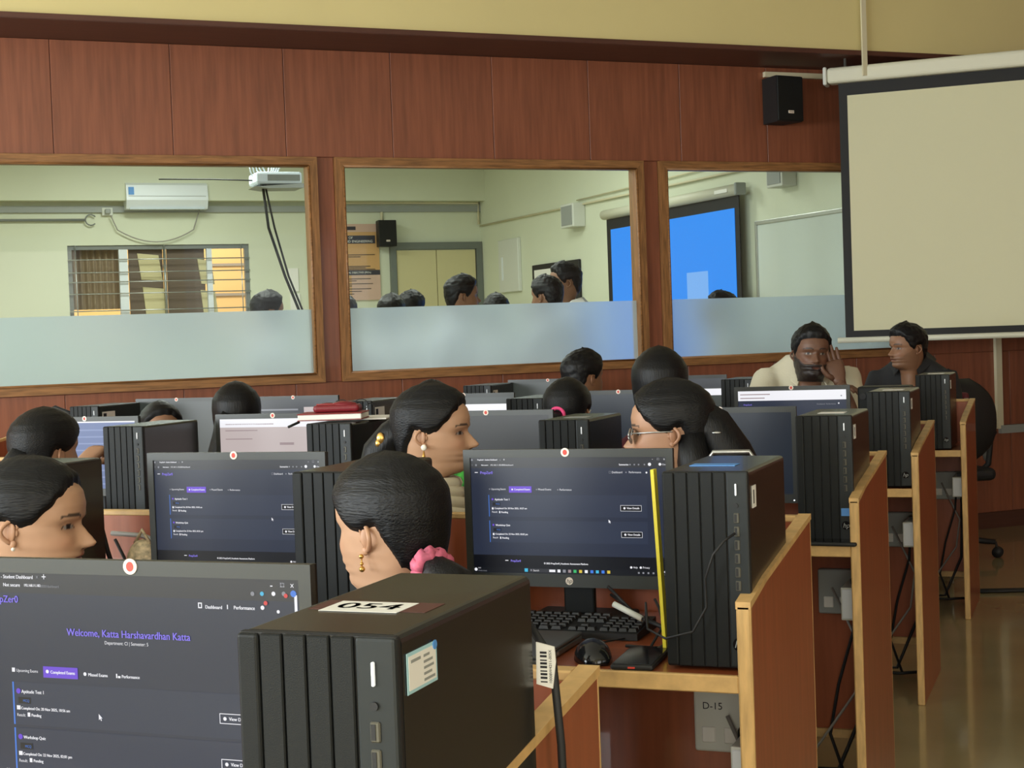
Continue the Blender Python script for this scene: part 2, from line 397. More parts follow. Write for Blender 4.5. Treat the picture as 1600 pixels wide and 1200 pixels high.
area('daylight_outside', R(2.6, 16.2, 3.4), NX*1.0+Vector((0, 0, -0.5)), 3, 1, 110, (1, 0.98, 0.94))
# door in the far wall
d1 = bpy.data.objects.new('door_1', None); C.objects.link(d1); d1.rotation_euler = RF; struct(d1)
for (x0, x1, z0, z1) in ((4.87, 4.93, 0, 2.29), (5.80, 5.86, 0, 2.29), (4.93, 5.80, 2.22, 2.29)):
    MB().box(x0, x1, FN-0.05, FN, z0, z1).build('door_frame', 'door_grey', d1)
MB().box(4.94, 5.36, FN-0.03, FN-0.004, 0.02, 2.21).build('door_leaf', 'door_pane_cream', d1)
MB().box(5.368, 5.79, FN-0.03, FN-0.004, 0.02, 2.21).build('door_leaf', 'door_pane_cream', d1)

# ================================================================== THINGS ON THE WALLS, next room
def thR(name, label, cat, w, n, z, group=None, rot=0): return thing(name, label, cat, R(w, n, z), ANG+rot, group)
a = thR('air_conditioner', 'white wall-mounted split air conditioner above the barred window', 'air conditioner', 2.64, FN, 2.62)
pr = [(0, 0), (0, 0.25), (-0.15, 0.25), (-0.2, 0.22), (-0.215, 0.08), (-0.17, 0.0)]
MB().prism([(p[0], p[1]) for p in pr], 'x', -0.38, 0.38).build('casing', 'ac_white', a)
MB().box(-0.35, 0.35, -0.19, -0.12, -0.004, 0.012).build('air_flap', 'projector_white', a)
MB().box(-0.36, 0.36, -0.2145, -0.209, 0.115, 0.119).build('panel_seam', 'grey_plastic', a)
MB().box(-0.36, -0.31, -0.218, -0.208, 0.13, 0.20).build('energy_label', 'bright_blue', a)
a = thR('wall_socket', 'white socket box with plug beside the air conditioner', 'socket', 2.105, FN, 2.57)
MB().rbox(-0.05, 0.05, -0.04, 0, 0, 0.075, 0.005).build('box', 'white_plastic', a); MB().rbox(-0.025, 0.025, -0.08, -0.04, 0.015, 0.06, 0.008).build('plug', 'grey_plastic', a)
pts = [(2.13, FN-0.06, 2.57)] + [(2.13+0.83*t, FN-0.05, 2.52-0.20*math.sin(PI*min(1, t*0.9+0.05))**0.8) for t in [i/14 for i in range(1, 14)]] + [(2.96, FN-0.08, 2.62)]
tag(MB().tube(pts, 0.006, 6).build('power_cable', 'cable_grey', None, (0, 0, 0), RF), 'thin cable sagging from the socket to the air conditioner', 'cable')
a = thR('curtain_rod', 'grey rod with a ring end on the far wall left of the socket', 'rod', 1.0, FN, 2.53)
MB().tube([(-2, -0.04, 0), (0.9, -0.04, 0)], 0.012, 8).build('rod', 'grey_metal', a)
MB().tube([(0.95+0.05*math.cos(t), -0.04, 0.05*math.sin(t)) for t in [0.6+i*0.45 for i in range(12)]], 0.007, 6).build('ring', 'grey_metal', a)
a = thR('ceiling_projector', 'pale projector with coiled cables hung from the ceiling of the next room', 'projector', 3.15, 12.5, 2.62)
MB().rbox(-0.19, 0.19, -0.15, 0.15, 0, 0.10, 0.02).build('body', 'projector_white', a)
MB().tube([(0, 0, 0.1), (0, 0, 0.68)], 0.025, 10).build('pole', 'white_plastic', a)
MB().box(-0.10, 0.17, -0.153, -0.148, 0.025, 0.075).build('vent_grille', 'grey_metal', a)
MB().prism([(-0.2, -0.02), (0.27, 0.01), (0.2, -0.03), (-0.1, -0.035)], 'y', -0.14, 0.14).build('mount_plate', 'grey_plastic', a)
co = MB()
for j in range(5):
    co.tube([(-0.13+0.02*j+0.08*math.cos(t), -0.02*j, 0.15+0.11*math.sin(t)+0.01*j) for t in [i*2*PI/14 for i in range(15)]], 0.006, 5)
co.build('cable_coil', 'projector_white', a)
MB().tube([(-0.12, -0.05, 0.0), (-0.08, -0.03, -0.35), (0.05, 0, -0.75), (0.2, 0.0, -1.15), (0.3, 0, -1.7)], 0.012, 6).build('hanging_cable', 'dark_rubber', a)
MB().tube([(-0.10, -0.05, 0.0), (-0.03, -0.03, -0.35), (0.08, 0, -0.75), (0.23, 0.0, -1.15), (0.32, 0, -1.7)], 0.009, 6).build('hanging_cable', 'dark_rubber', a)
MB().tube([(-0.9, 0.3, 0.08), (-0.5, 0.1, 0.06), (-0.15, 0, 0.04)], 0.006, 6).build('side_cable', 'dark_rubber', a)
a = thR('switch_plate', 'two pale cards fixed on the far wall beside the hanging cable', 'plate', 3.87, FN, 1.55)
MB().rbox(-0.05, 0.05, -0.015, 0, 0.27, 0.5, 0.003).build('card', 'paper', a); MB().rbox(-0.04, 0.06, -0.015, 0, 0.0, 0.25, 0.003).build('card', 'paper', a)
a = thR('poster', 'tan department poster with dark title bands on the far wall', 'poster', 4.46, FN, 1.72)
MB().box(-0.30, 0.30, -0.02, 0, 0, 0.76).build('board', 'poster_tan', a)
def flat(par, x0, x1, z0, z1, m, y=-0.021, nm='print'): return MB().box(x0, x1, y-0.002, y, z0, z1).build(nm, m, par)
flat(a, -0.30, 0.30, 0.68, 0.76, 'poster_pink'); flat(a, -0.28, 0.06, 0.70, 0.735, 'poster_navy', -0.0235); flat(a, -0.30, 0.26, 0.565, 0.645, 'poster_navy'); flat(a, -0.30, 0.30, 0.25, 0.30, 'poster_navy')
flat(a, 0.0, 0.30, 0.0, 0.25, 'poster_pink')
def lettering(par, s, x, z, size, m, y=-0.0245, align='LEFT', nm='lettering'):
    v, f = text_geo(s, size, align); MB().add([(x+p[0], y, z+p[1]) for p in v], f).build(nm, m, par)
lettering(a, 'DEPARTMENT OF', -0.24, 0.622, 0.034, 'paper'); lettering(a, 'AND SCIENCE AND ENGINEERING', -0.295, 0.586, 0.034, 'paper')
lettering(a, 'VISION', -0.16, 0.49, 0.04, 'ink'); lettering(a, 'MISSION', -0.17, 0.37, 0.036, 'ink')
lettering(a, 'PROGRAM EDUCATIONAL OBJECTIVES (PEOs)', -0.29, 0.275, 0.024, 'paper')
ln = MB()
for z, x1 in ((0.45, 0.25), (0.43, 0.1), (0.335, 0.2), (0.32, 0.15), (0.305, 0.25), (0.21, 0.2), (0.19, 0.05), (0.16, 0.22), (0.14, 0.0), (0.11, 0.2), (0.085, 0.1), (0.06, 0.02)):
    ln.box(-0.27, x1, -0.026, -0.0245, z, z+0.006)
ln.build('text_lines', 'ink', a)
def speaker(label, w, n, z, rot):
    s = thR('wall_speaker', label, 'speaker', w, n, z, 'wall speakers', rot)
    MB().prism([(-0.09, -0.15), (0.09, -0.15), (0.07, 0.0), (-0.07, 0.0)], 'z', 0, 0.26).build('cabinet', 'dark_rubber', s)
    MB().rbox(-0.092, 0.092, -0.165, -0.15, 0.003, 0.257, 0.005).build('front_grille', 'black_plastic', s)
    MB().rbox(-0.02, 0.02, -0.169, -0.164, 0.045, 0.062, 0.003).build('badge', 'sticker_white', s)
    lettering(s, 'AHUJA', 0, 0.0535, 0.011, 'ink', -0.1695, 'CENTER')
    MB().box(-0.03, 0.03, 0.0, 0.035, 0.09, 0.15).build('wall_bracket', 'dark_rubber', s); return s
speaker('black speaker on the far wall between the tan poster and the grey door', 4.80, FN-0.036, 2.245, 0.0)
speaker('black speaker high on the red wood panelling near the pull-down screen', 4.885, GW-0.04, 2.475, 0.12)
# conduits of the next room
def conduit(label, pts, r=0.010, m='conduit'):
    return tag(MB().tube(pts, r, 6).build('conduit', m, None, (0, 0, 0), RF), label, 'conduit')
conduit('pale conduit running along the right wall above the blue projection', [(FC-0.02, FN-0.05, 2.45), (FC-0.02, 7.95, 2.44)])
conduit('second thin pale conduit just above the long conduit on the right wall', [(FC-0.02, 12.4, 2.49), (FC-0.02, 7.95, 2.53)], 0.006)
conduit('short upright conduit between trim and speaker on the far wall', [(4.80, FN-0.02, 2.60), (4.80, FN-0.02, 2.50)], 0.014)
conduit('grey conduit line above the door on the far wall', [(4.3, FN-0.03, 2.69), (5.84, FN-0.03, 2.69), (5.84, FN-0.03, 2.47)], 0.014)
def wallbox(label, n0, n1, z0, z1, m='white_plastic', t=0.09, nm='junction_box', cat='box', grp=None):
    a = thing(nm, label, cat, R(FC, (n0+n1)/2, z0), ANG, grp); h = abs(n1-n0)/2
    MB().rbox(-t, 0, -h, h, 0, z1-z0, 0.008).build('casing', m, a); return a, h
b_, h_ = wallbox('pale box on the right wall between panel and blue projection', 12.27, 12.54, 2.25, 2.46, t=0.12); MB().box(-0.125, -0.12, -h_*0.8, h_*0.8, 0.02, 0.19).build('cover', 'grey_plastic', b_)
b_, h_ = wallbox('pale box on the right wall above the whiteboard', 8.92, 9.12, 2.26, 2.50, t=0.12); MB().box(-0.125, -0.12, -h_*0.8, h_*0.8, 0.02, 0.21).build('cover', 'grey_plastic', b_)
b_, h_ = wallbox('flat pale electrical panel on the right wall by the corner', 13.74, 14.24, 1.74, 2.26, t=0.04, nm='electrical_panel', cat='panel'); MB().box(-0.044, -0.04, 0.13, 0.17, 0.12, 0.35).build('panel_handle', 'ac_white', b_)
b_, h_ = wallbox('dark-edged notice board with papers on the right wall', 12.39, 13.43, 1.45, 1.97, 'dark_rubber', 0.03, 'notice_board', 'board')
for (y0, y1, z0, z1) in ((0.06, 0.46, 0.1, 0.47), (-0.1, 0.05, 0.2, 0.48), (-0.44, -0.13, 0.06, 0.46)): MB().box(-0.033, -0.03, y0, y1, z0, z1).build('sheet', 'paper', b_)
# blue projection screen
a = thing('projection_screen', 'white-cased screen showing a bright blue projected image in the next room', 'screen', R(FC, 10.6, 0.9), ANG)
MB().tube([(-0.09, -1.08, 1.40), (-0.09, 1.12, 1.40)], 0.042, 12).build('case', 'screen_case', a)
MB().rbox(-0.135, -0.045, -1.10, -1.07, 1.355, 1.445, 0.01).build('end_cap', 'grey_plastic', a)
MB().rbox(-0.137, -0.13, -0.98, -0.80, 1.385, 1.412, 0.002).build('badge', 'paper', a)
MB().box(-0.088, -0.082, -1.06, 1.08, -0.2, 1.36).build('border', 'screen_black', a)
MB().box(-0.092, -0.089, -1.0, 1.0, -0.14, 1.27).build('image', 'projected_blue', a)  # glows by itself, standing in for the light thrown by the projector
MB().box(-0.0945, -0.0925, -0.6, -0.28, 0.55, 0.84).build('window_panel', 'reflection_pale', a)  # pale glowing patch: a reflection in the clear glass, painted onto the image
MB().tube([(-0.09, -1.08, -0.21), (-0.09, 1.1, -0.21)], 0.018, 8).build('bottom_bar', 'screen_case', a)
a = thing('whiteboard', 'aluminium-framed whiteboard on the right wall near the glass', 'whiteboard', R(FC, 8.7, 0.85), ANG)
MB().box(-0.02, 0, -0.75, 0.72, 0.0, 1.19).build('surface', 'whiteboard', a)
for (y0, y1, z0, z1) in ((-0.75, 0.72, 1.18, 1.21), (-0.75, 0.72, -0.02, 0.01), (0.71, 0.735, -0.02, 1.21), (-0.765, -0.74, -0.02, 1.21)): MB().rbox(-0.03, 0, y0, y1, z0, z1, 0.004).build('frame_bar', 'steel', a)

# ================================================================== OUR ROOM: screen, conduit
a = thing('pull_down_screen', 'large pull-down projector screen with black border and cream case, unlit', 'screen', (-0.42, 8.9, 1.2), 0)
MB().rbox(-1.0, 1.05, -0.05, 0.05, 1.475, 1.565, 0.02, 3).build('case', 'screen_case', a)
MB().rbox(-1.02, -0.998, -0.055, 0.055, 1.468, 1.57, 0.008).build('end_cap', 'white_plastic', a)
MB().box(-0.94, 0.99, -0.003, 0.003, 0.03, 1.475).build('black_border', 'screen_black', a)
MB().box(-0.892, 0.94, -0.006, -0.0035, 0.068, 1.405).build('white_fabric', 'screen_white', a)
MB().tube([(-0.985, 0, 0.015), (1.03, 0, 0.015)], 0.017, 10).build('bottom_bar', 'screen_case', a)
MB().tube([(-0.9, 0.0, 1.56), (-0.9, 0.0, 2.24)], 0.008, 8).build('hanging_rod', 'steel', a); MB().tube([(0.9, 0.0, 1.56), (0.9, 0.0, 2.24)], 0.008, 8).build('hanging_rod', 'steel', a)
tag(MB().box(5.215, 5.245, 7.23, 7.2425, 2.70, 3.45).build('conduit', 'conduit', None, (0, 0, 0), RF), 'pale square conduit dropping down the yellow beam to the screen case', 'conduit')
tag(MB().box(4.85, 5.42, 7.67, 7.697, 2.755, 2.785).build('conduit', 'conduit', None, (0, 0, 0), RF), 'short level conduit from the black speaker to the screen', 'conduit')
a = thR('cable_trunking', 'pale cable trunking down the red wall right of the black chair', 'trunking', 6.49, GW-0.002, 0.62)
MB().box(-0.022, 0.022, -0.025, 0, 0.0, 0.9).build('upright_run', 'conduit', a); MB().box(0.0, 0.5, -0.03, 0, -0.03, 0.02).build('level_run', 'grey_plastic', a)

# ================================================================== DESKS
DZ = 0.74
def desk(label, x0, x1, y, dx=0.0):
    t = thing('computer_desk', label, 'desk', (x1, y, 0), 0, 'rows of wooden computer desks')
    L = x1-x0; D = 0.57; th = 0.024
    MB().box(-L+th, -th, 0.012, D-th, DZ-0.026, DZ).build('worktop', 'laminate_top', t)
    MB().rbox(-L+th, -th, 0.0, 0.012, DZ-0.028, DZ+0.001, 0.002, 1).build('worktop_edge', 'lipping', t)
    MB().box(-L+th, -th, D-th, D, 0.12, 0.925).build('back_panel', 'laminate', t)
    MB().rbox(-L+th, -th, D-th-0.001, D+0.001, 0.925, 0.937, 0.002, 1).build('back_edge', 'lipping', t)
    MB().box(-L+th, -th, D-th-0.012, D-th, 0.10, 0.125).build('bottom_rail', 'lipping', t)
    n = max(2, round(L/1.46)+1)
    for i in range(n):
        xe = -th - (L-2*th+th)*i/(n-1)
        p = MB().prism([(0.01, 0.0), (0.01, 0.855), (0.13, 0.878), (D-0.006, 0.93), (D-0.006, 0.0)] if i in (0, n-1) else [(0.03, 0.0), (0.03, DZ-0.027), (D-th-0.013, DZ-0.027), (D-th-0.013, 0.0)], 'x', xe+0.001, xe+th-0.001).build('side_panel', 'laminate', t)
        if i in (0, n-1):
            MB().rbox(xe, xe+th, -0.002, 0.0105, 0.0, 0.858, 0.003, 1).build('front_edge', 'lipping_v', p)
            e_ = MB().prism([(-0.002, 0.852), (-0.002, 0.864), (0.13, 0.887), (D+0.001, 0.939), (D+0.001, 0.928), (0.13, 0.876)], 'x', xe-0.0005, xe+th+0.0005).build('top_edge', 'lipping', p)
            MB().rbox(xe+0.001, xe+th-0.001, D-0.0055, D+0.001, 0.0, 0.93, 0.002, 1).build('rear_edge', 'lipping_v', p)
    return t
ROW = {'A': 1.05, 'B': 2.45, 'C': 3.96, 'D': 5.34, 'E': 6.93}
desk('nearest wooden desk row, holding the tower marked 054', -2.6, -0.53, ROW['A'])
desk('second desk row from the front, with keyboard, mouse and phone', -3.2, -0.54, ROW['B'])
desk('third desk row from the front, with a phone lying at its right end', -4.0, -0.585, ROW['C'])
desk('fourth desk row from the front, below the bearded man', -4.75, -0.585, ROW['D'])
desk('farthest desk row, ending beside the black office chair', -3.12, -0.555, ROW['E'])

# ================================================================== TOWERS
CW, CD, CH = 0.146, 0.31, 0.332
def make_tower():
    t = thing('computer_tower', 'tower', 'computer')
    h = CW/2
    bm = bmesh.new(); bmesh.ops.create_cube(bm, size=1)
    for v in bm.verts: v.co = Vector((v.co.x*CW, 0.012+(v.co.y+0.5)*(CD-0.012), (v.co.z+0.5)*(CH-0.004)+0.004))
    bmesh.ops.bevel(bm, geom=[e for e in bm.edges if abs(e.verts[0].co.y-e.verts[1].co.y) > 0.1], offset=0.007, segments=3, profile=0.5, affect='EDGES')
    MB().bm(bm).build('case', 'black_side', t)
    MB().rbox(-h, h, 0.003, 0.013, 0.004, CH, 0.003).build('front_frame', 'dark_rubber', t)
    sw = (CW-0.037)/5
    for i in range(5):
        x0 = -h+i*sw
        if i == 0: MB().rbox(x0+0.0005, x0+sw-0.0008, -0.001, 0.006, 0.006, CH-0.001, 0.005, 3).build('front_slat', 'black_plastic', t)
        else: MB().rbox(x0+0.0008, x0+sw-0.0008, -0.001, 0.006, 0.006, CH-0.001, 0.0012, 1).build('front_slat', 'black_plastic', t)
    ps = MB().rbox(h-0.0365, h-0.0002, 0.0, 0.006, 0.006, CH-0.001, 0.004).build('port_strip', 'strip_plastic', t)
    px = h-0.02
    MB().rbox(px-0.0014, px+0.0014, -0.003, 0.001, CH-0.040, CH-0.020, 0.0012).build('power_button', 'chrome_led', ps)
    MB().disc((px, -0.001, CH-0.056), 0.0035, 'y', 0.002, 16).build('audio_jack', 'dark_rubber', ps)
    for j in range(6):
        z = CH-0.077-0.0225*j
        u = MB().rbox(px-0.0045, px+0.0045, -0.002, 0.001, z-0.0085, z+0.0085, 0.0012, 1).build('usb_port', 'port_metal', ps)
        MB().box(px-0.0032, px+0.0008, -0.0026, -0.002, z-0.0065, z+0.0065).build('port_slot', 'dark_rubber', u)
    lg = MB().disc((px-0.001, -0.001, 0.045), 0.0115, 'y', 0.0015, 24).build('logo_badge', 'black_gloss', ps)
    v, f = text_geo('hp', 0.018, 'CENTER', 0.25); MB().add([(px-0.001+p[0], -0.0022, 0.045+p[1]) for p in v], f).build('logo_letters', 'grey_plastic', lg)
    return t
tower0 = make_tower(); used = [False]
def tower(label, x, y, rot=0.0, sticker=None):
    t = copy_tree(tower0)
    t.location = (x+CW/2, y, DZ+0.001); t.rotation_euler = (0, 0, rot); tag(t, label, 'computer', 'black tower computers on the desks')
    h = CW/2+0.0006
    if sticker == 'holo':
        s = MB().rbox(h-0.0002, h+0.0006, 0.018, 0.078, 0.281, 0.315, 0.0003, 1).build('side_label', 'sticker_cyan', t)
        s2 = MB().box(h+0.0006, h+0.0009, 0.021, 0.075, 0.284, 0.312).build('label_face', 'paper', s)
        for q in range(5): MB().box(h+0.0009, h+0.0011, 0.050, 0.050+(0.022, 0.016, 0.020, 0.018, 0.012)[q], 0.286+q*0.005, 0.2882+q*0.005).build('label_line', 'grey_plastic', s)
        MB().box(h+0.0009, h+0.0011, 0.025, 0.044, 0.306, 0.3085).build('label_line', 'grey_plastic', s); MB().disc((h+0.0012, 0.073, 0.312), 0.004, 'x', 0.0008, 14).build('label_seal', 'bright_blue', s)
    elif sticker:
        s = MB().box(h-0.0002, h+0.0008, 0.03, 0.03+sticker, 0.268, 0.305).build('side_label', 'paper', t)
        MB().box(h+0.0008, h+0.0011, 0.036, 0.036+sticker*0.25, 0.275, 0.298).build('label_print', 'ink', s)
    return t
T = {}
T['A'] = tower('black tower computer marked 054, largest and nearest', -0.676, 1.10, 0, 'holo')
T['B1'] = tower('black tower with a blue strip on top, at the right end of the second row', -0.693, 2.488, 0.0, 0.028)
T['B2'] = tower('black tower behind the girl with the pink scrunchie', -1.40, 2.495, 0)
T['B3'] = tower('black tower beside the face of the girl at the left edge', -2.215, 2.53, 0)
T['C1'] = tower('black tower at the right end of the third row, showing a round badge', -0.752, 4.02, 0, 0.03)
T['C2'] = tower('black tower in front of the small pink-hair-tie head', -1.462, 4.0, 0)
T['C3'] = tower('black tower carrying a red notebook and papers', -2.19, 4.0, 0)
T['C4'] = tower('black tower beside the blue screen at the pointing hand', -2.905, 4.0, 0)
T['D1'] = tower('black tower at the right end of the fourth row, beside the seated men', -0.757, 5.37, 0, 0.03)
T['D2'] = tower('black tower left of the head of the girl with the pink hair tie', -2.10, 5.40, 0)
T['D3'] = tower('black tower with white side label, behind the red notebook', -2.84, 5.46, 0, 0.085)
T['D4'] = tower('black tower with white side label by the left wall panels', -4.16, 5.50, 0, 0.09)
T['E1'] = tower('black tower at the right end of the farthest row', -0.765, 6.945, 0, 0.03)
T['E2'] = tower('black tower left of the bearded man, by the red wall', -1.64, 6.96, 0, 0.03)
T['E3'] = tower('black tower with square side label behind the woman in profile', -2.93, 6.96, 0, 0.06)
# marks on single towers
s = MB().box(-0.062, 0.052, 0.105, 0.150, CH+0.0001, CH+0.0004).build('brown_strip', 'paper_brown', T['A'])
s2 = MB().box(-0.048, 0.028, 0.098, 0.146, CH+0.0004, CH+0.0007).build('number_label', 'paper', T['A'])
v, f = text_geo('054', 0.036, 'CENTER'); b = MB()
for ox in (-0.0006, 0, 0.0006): b.add([(-0.010+p[0]*1.15+ox, 0.123+p[1], CH+0.0009) for p in v], f)
b.build('number', 'ink', s2)
MB().box(-0.05, 0.03, 0.10, 0.14, CH+0.0002, CH+0.0012).build('blue_strip', 'bright_blue', T['B1'])  # flat bright blue strip across the tower top
for k_ in ('C1', 'C2', 'D1', 'E1'): MB().box(-0.03, 0.04, 0.09, 0.15, CH+0.0002, CH+0.001).build('top_paper', 'paper' if k_ != 'C2' else 'grey_plastic', T[k_])
s = MB().box(CW/2-0.033, CW/2-0.008, -0.0022, -0.0002, 0.07, 0.09).build('blue_sticker', 'bright_blue', T['C1'])

# ================================================================== MONITORS
MW, MH = 0.43, 0.27; SW, SH = 0.402, 0.229; ZB_ = 0.075
def make_monitor():
    t = thing('monitor', 'monitor', 'monitor'); h = MW/2
    fr_ = MB()
    zt = ZB_+MH; sx = SW/2; s0 = ZB_+0.025; s1 = s0+SH
    MB().box(-h+0.001, h-0.001, 0.006, 0.012, ZB_+0.001, zt-0.001).prism([(-h+0.02, ZB_+0.015), (h-0.02, ZB_+0.015), (h-0.02, zt-0.02), (-h+0.02, zt-0.02)], 'y', 0.012, 0.03).build('back_shell', 'bezel_inner', t)
    for (x0, x1, z0, z1) in ((-h, h, s1+0.0, zt), (-h, h, ZB_, s0), (-h, -sx, s0, s1), (sx, h, s0, s1)):
        fr_.box(x0, x1, -0.004, 0.006, z0, z1)
    fr_.build('bezel', 'bezel', t)
    MB().box(-sx, sx, 0.0015, 0.006, s0, s1).build('panel_gasket', 'bezel_inner', t)
    MB().rbox(-0.09, 0.09, 0.03, 0.055, ZB_+0.05, zt-0.06, 0.01).build('rear_hump', 'bezel_inner', t)
    MB().rbox(-0.032, 0.032, 0.05, 0.066, 0.012, 0.2, 0.004).build('stand_neck', 'black_plastic', t)
    MB().rbox(-0.10, 0.10, 0.025, 0.135, 0.0, 0.012, 0.005).build('stand_base', 'black_plastic', t)
    st = MB().disc((0, -0.0046, zt-0.006), 0.0085, 'y', 0.0012, 24).build('round_sticker', 'sticker_white', t)
    MB().disc((0, -0.0055, zt-0.006), 0.0043, 'y', 0.0008, 20, 0.0052).build('sticker_emblem', 'sticker_red', st)
    lg = MB().disc((0, -0.0045, ZB_+0.0125), 0.0075, 'y', 0.001, 24).build('logo_badge', 'sticker_white', t)
    v, f = text_geo('hp', 0.012, 'CENTER', 0.25); MB().add([(p[0], -0.0054, ZB_+0.0125+p[1]) for p in v], f).build('logo_letters', 'bezel_inner', lg)
    MB().disc((h-0.012, -0.0045, ZB_+0.008), 0.0018, 'y', 0.001, 10).build('power_light', 'led_white', t)
    return t
mon0 = make_monitor(); mused = [False]
class Screen:
    """flat content of one monitor: rectangles and lettering, u to the right, v down"""
    def __init__(s, par, base):
        s.par = par; s.g = {}; s.base = base; s.lay = 0
    def P(s, u, v): return (-SW/2+u*SW, ZB_+0.025+SH*(1-v))
    def rect(s, u0, v0, u1, v1, m, lay=1):
        x0, z1 = s.P(u0, v0); x1, z0 = s.P(u1, v1); y = -0.0002-0.00025*lay
        s.g.setdefault(m, MB()).quad((x0, y, z0), (x1, y, z0), (x1, y, z1), (x0, y, z1))
    def line(s, u0, v0, u1, v1, m, t=0.0016, lay=1):
        s.rect(u0, v0, u1, v0+t*1.7, m, lay); s.rect(u0, v1-t*1.7, u1, v1, m, lay); s.rect(u0, v0, u0+t, v1, m, lay); s.rect(u1-t, v0, u1, v1, m, lay)
    def text(s, u, v, txt, size, m, align='LEFT', lay=3, bold=False):
        x, z = s.P(u, v); ve, f = text_geo(txt, size*SH, align); y = -0.0002-0.00025*lay
        for ox in ((0, 0.0004) if bold else (0,)):
            s.g.setdefault(m, MB()).add([(x+p[0]+ox, y, z+p[1]) for p in ve], f)
    def fit(s, u0, u1, v, txt, m, bold=False, lay=3):
        ve, f = text_geo(txt, 1.0, 'LEFT'); w_ = max(p[0] for p in ve)-min(p[0] for p in ve); k = (u1-u0)*SW/w_
        x, z = s.P(u0, v); y = -0.0002-0.00025*lay
        for ox in ((0, 0.0003) if bold else (0,)):
            s.g.setdefault(m, MB()).add([(x+p[0]*k+ox, y, z+p[1]*k*1.12) for p in ve], f)
    def dot(s, u, v, r, m, lay=3):
        x, z = s.P(u, v); y = -0.0002-0.00025*lay; n = 14
        s.g.setdefault(m, MB()).add([(x+r*SH*math.cos(2*PI*k/n), y, z+r*SH*math.sin(2*PI*k/n)) for k in range(n)], [tuple(range(n))])
    def done(s):
        x0, z1 = s.P(0, 0); x1, z0 = s.P(1, 1)
        p = MB().quad((x0, 0.0, z0), (x1, 0.0, z0), (x1, 0.0, z1), (x0, 0.0, z1)).build('screen', s.base, s.par)
        for m, b in s.g.items(): b.build('screen_print', m, p)['kind'] = 'stuff'
def monitor(label, xc, y, rot, base, ztop=1.085, fn=None):
    t = copy_tree(mon0)
    t.location = (xc, y, DZ+0.001); t.rotation_euler = (0, 0, rot); tag(t, label, 'monitor', 'flat monitors on the desks')
    s = Screen(t, base)
    if fn: fn(s)
    s.done(); return t
def dash_small(s, t1, t2, btn='scr_violet'):
    # browser page as on the second-row monitors; layout in units of the zoomed page
    U = lambda x: (x-88)/802.0
    V = lambda y: (y-95)/480.0
    s.rect(0, 0, 1, V(113), 'scr_bar'); s.rect(0, V(113), 1, V(138), 'scr_bar')
    s.fit(U(118), U(202), V(104), 'PrepZer0 - Student Dashboard', 'scr_white', True); s.text(U(213), V(104), 'x', 0.024, 'scr_grey'); s.text(U(228), V(104), '+', 0.03, 'scr_white')
    s.dot(U(95), V(104), 0.009, 'scr_grey'); s.text(U(92), V(126), '<', 0.025, 'scr_grey'); s.dot(U(112), V(126), 0.009, 'scr_grey')
    s.fit(U(134), U(163), V(126), 'Not secure', 'scr_white', True); s.fit(U(172), U(268), V(126), '192.168.11.182:8000/dashboard', 'scr_white')
    s.text(U(835), V(104), '-', 0.03, 'scr_white'); s.line(U(855), V(100), U(863), V(108), 'scr_white', 0.0012); s.text(U(880), V(104), 'x', 0.026, 'scr_white')
    s.fit(U(703), U(741), V(126), 'Summarize', 'scr_white', True)
    for x in (748, 765, 782, 805): s.dot(U(x), V(126), 0.007, 'scr_grey')
    s.dot(U(825), V(125), 0.014, 'scr_white'); s.dot(U(866), V(125), 0.012, 'scr_white'); s.text(U(874), V(126), 'Chat', 0.018, 'scr_white')
    s.rect(U(105), V(155), U(118), V(158), 'scr_white'); s.fit(U(128), U(180), V(158), 'PrepZer0', 'scr_purple', True)
    s.line(U(662), V(152), U(671), V(161), 'scr_grey', 0.0012); s.fit(U(674), U(715), V(157), 'Dashboard', 'scr_white'); s.fit(U(742), U(790), V(157), 'Performance', 'scr_white'); s.dot(U(812), V(158), 0.008, 'scr_white'); s.dot(U(850), V(162), 0.005, 'scr_white'); s.dot(U(731), V(157), 0.006, 'scr_grey')
    s.fit(U(173), U(234), V(226), 'Upcoming Exams', 'scr_white'); s.rect(U(248), V(214), U(343), V(240), btn, 2); s.fit(U(270), U(336), V(227), 'Completed Exams', 'scr_white', True); s.dot(U(262), V(227), 0.008, 'scr_white')
    s.fit(U(370), U(424), V(227), 'Missed Exams', 'scr_white'); s.fit(U(459), U(508), V(228), 'Performance', 'scr_white'); s.dot(U(364), V(227), 0.006, 'scr_grey'); s.dot(U(452), V(228), 0.006, 'scr_grey'); s.dot(U(166), V(226), 0.006, 'scr_grey')
    for (y0, ttl, dt) in ((268, 'Aptitude Test 1', t1), (375, 'Workshop Quiz', t2)):
        s.rect(U(160), V(y0-18), U(810), V(y0+72), 'scr_card'); 
        s.rect(U(160), V(y0-18), U(162.5), V(y0+72), 'scr_blue', 2)
        s.dot(U(177), V(y0), 0.009, 'scr_violet'); s.fit(U(186), U(248), V(y0+1), ttl, 'scr_white', True); s.rect(U(177), V(y0+13), U(210), V(y0+27), 'scr_dark', 2); s.fit(U(190), U(206), V(y0+20), 'MCQ', 'scr_blue')
        s.fit(U(184), U(320), V(y0+38), 'Completed On: '+dt, 'scr_white', True); s.rect(U(173), V(y0+34), U(180), V(y0+43), 'scr_white', 2)
        s.fit(U(173), U(196), V(y0+53), 'Result:', 'scr_white'); s.fit(U(212), U(240), V(y0+54), 'Pending', 'scr_white', True); s.rect(U(203), V(y0+49), U(208), V(y0+58), 'scr_white', 2)
        s.rect(U(704), V(y0+22), U(788), V(y0+46), 'scr_dark', 2); s.line(U(704), V(y0+22), U(788), V(y0+46), 'scr_white', 0.0016, 3); s.fit(U(729), U(779), V(y0+34), 'View Details', 'scr_white', True); s.dot(U(720), V(y0+34), 0.01, 'scr_white')
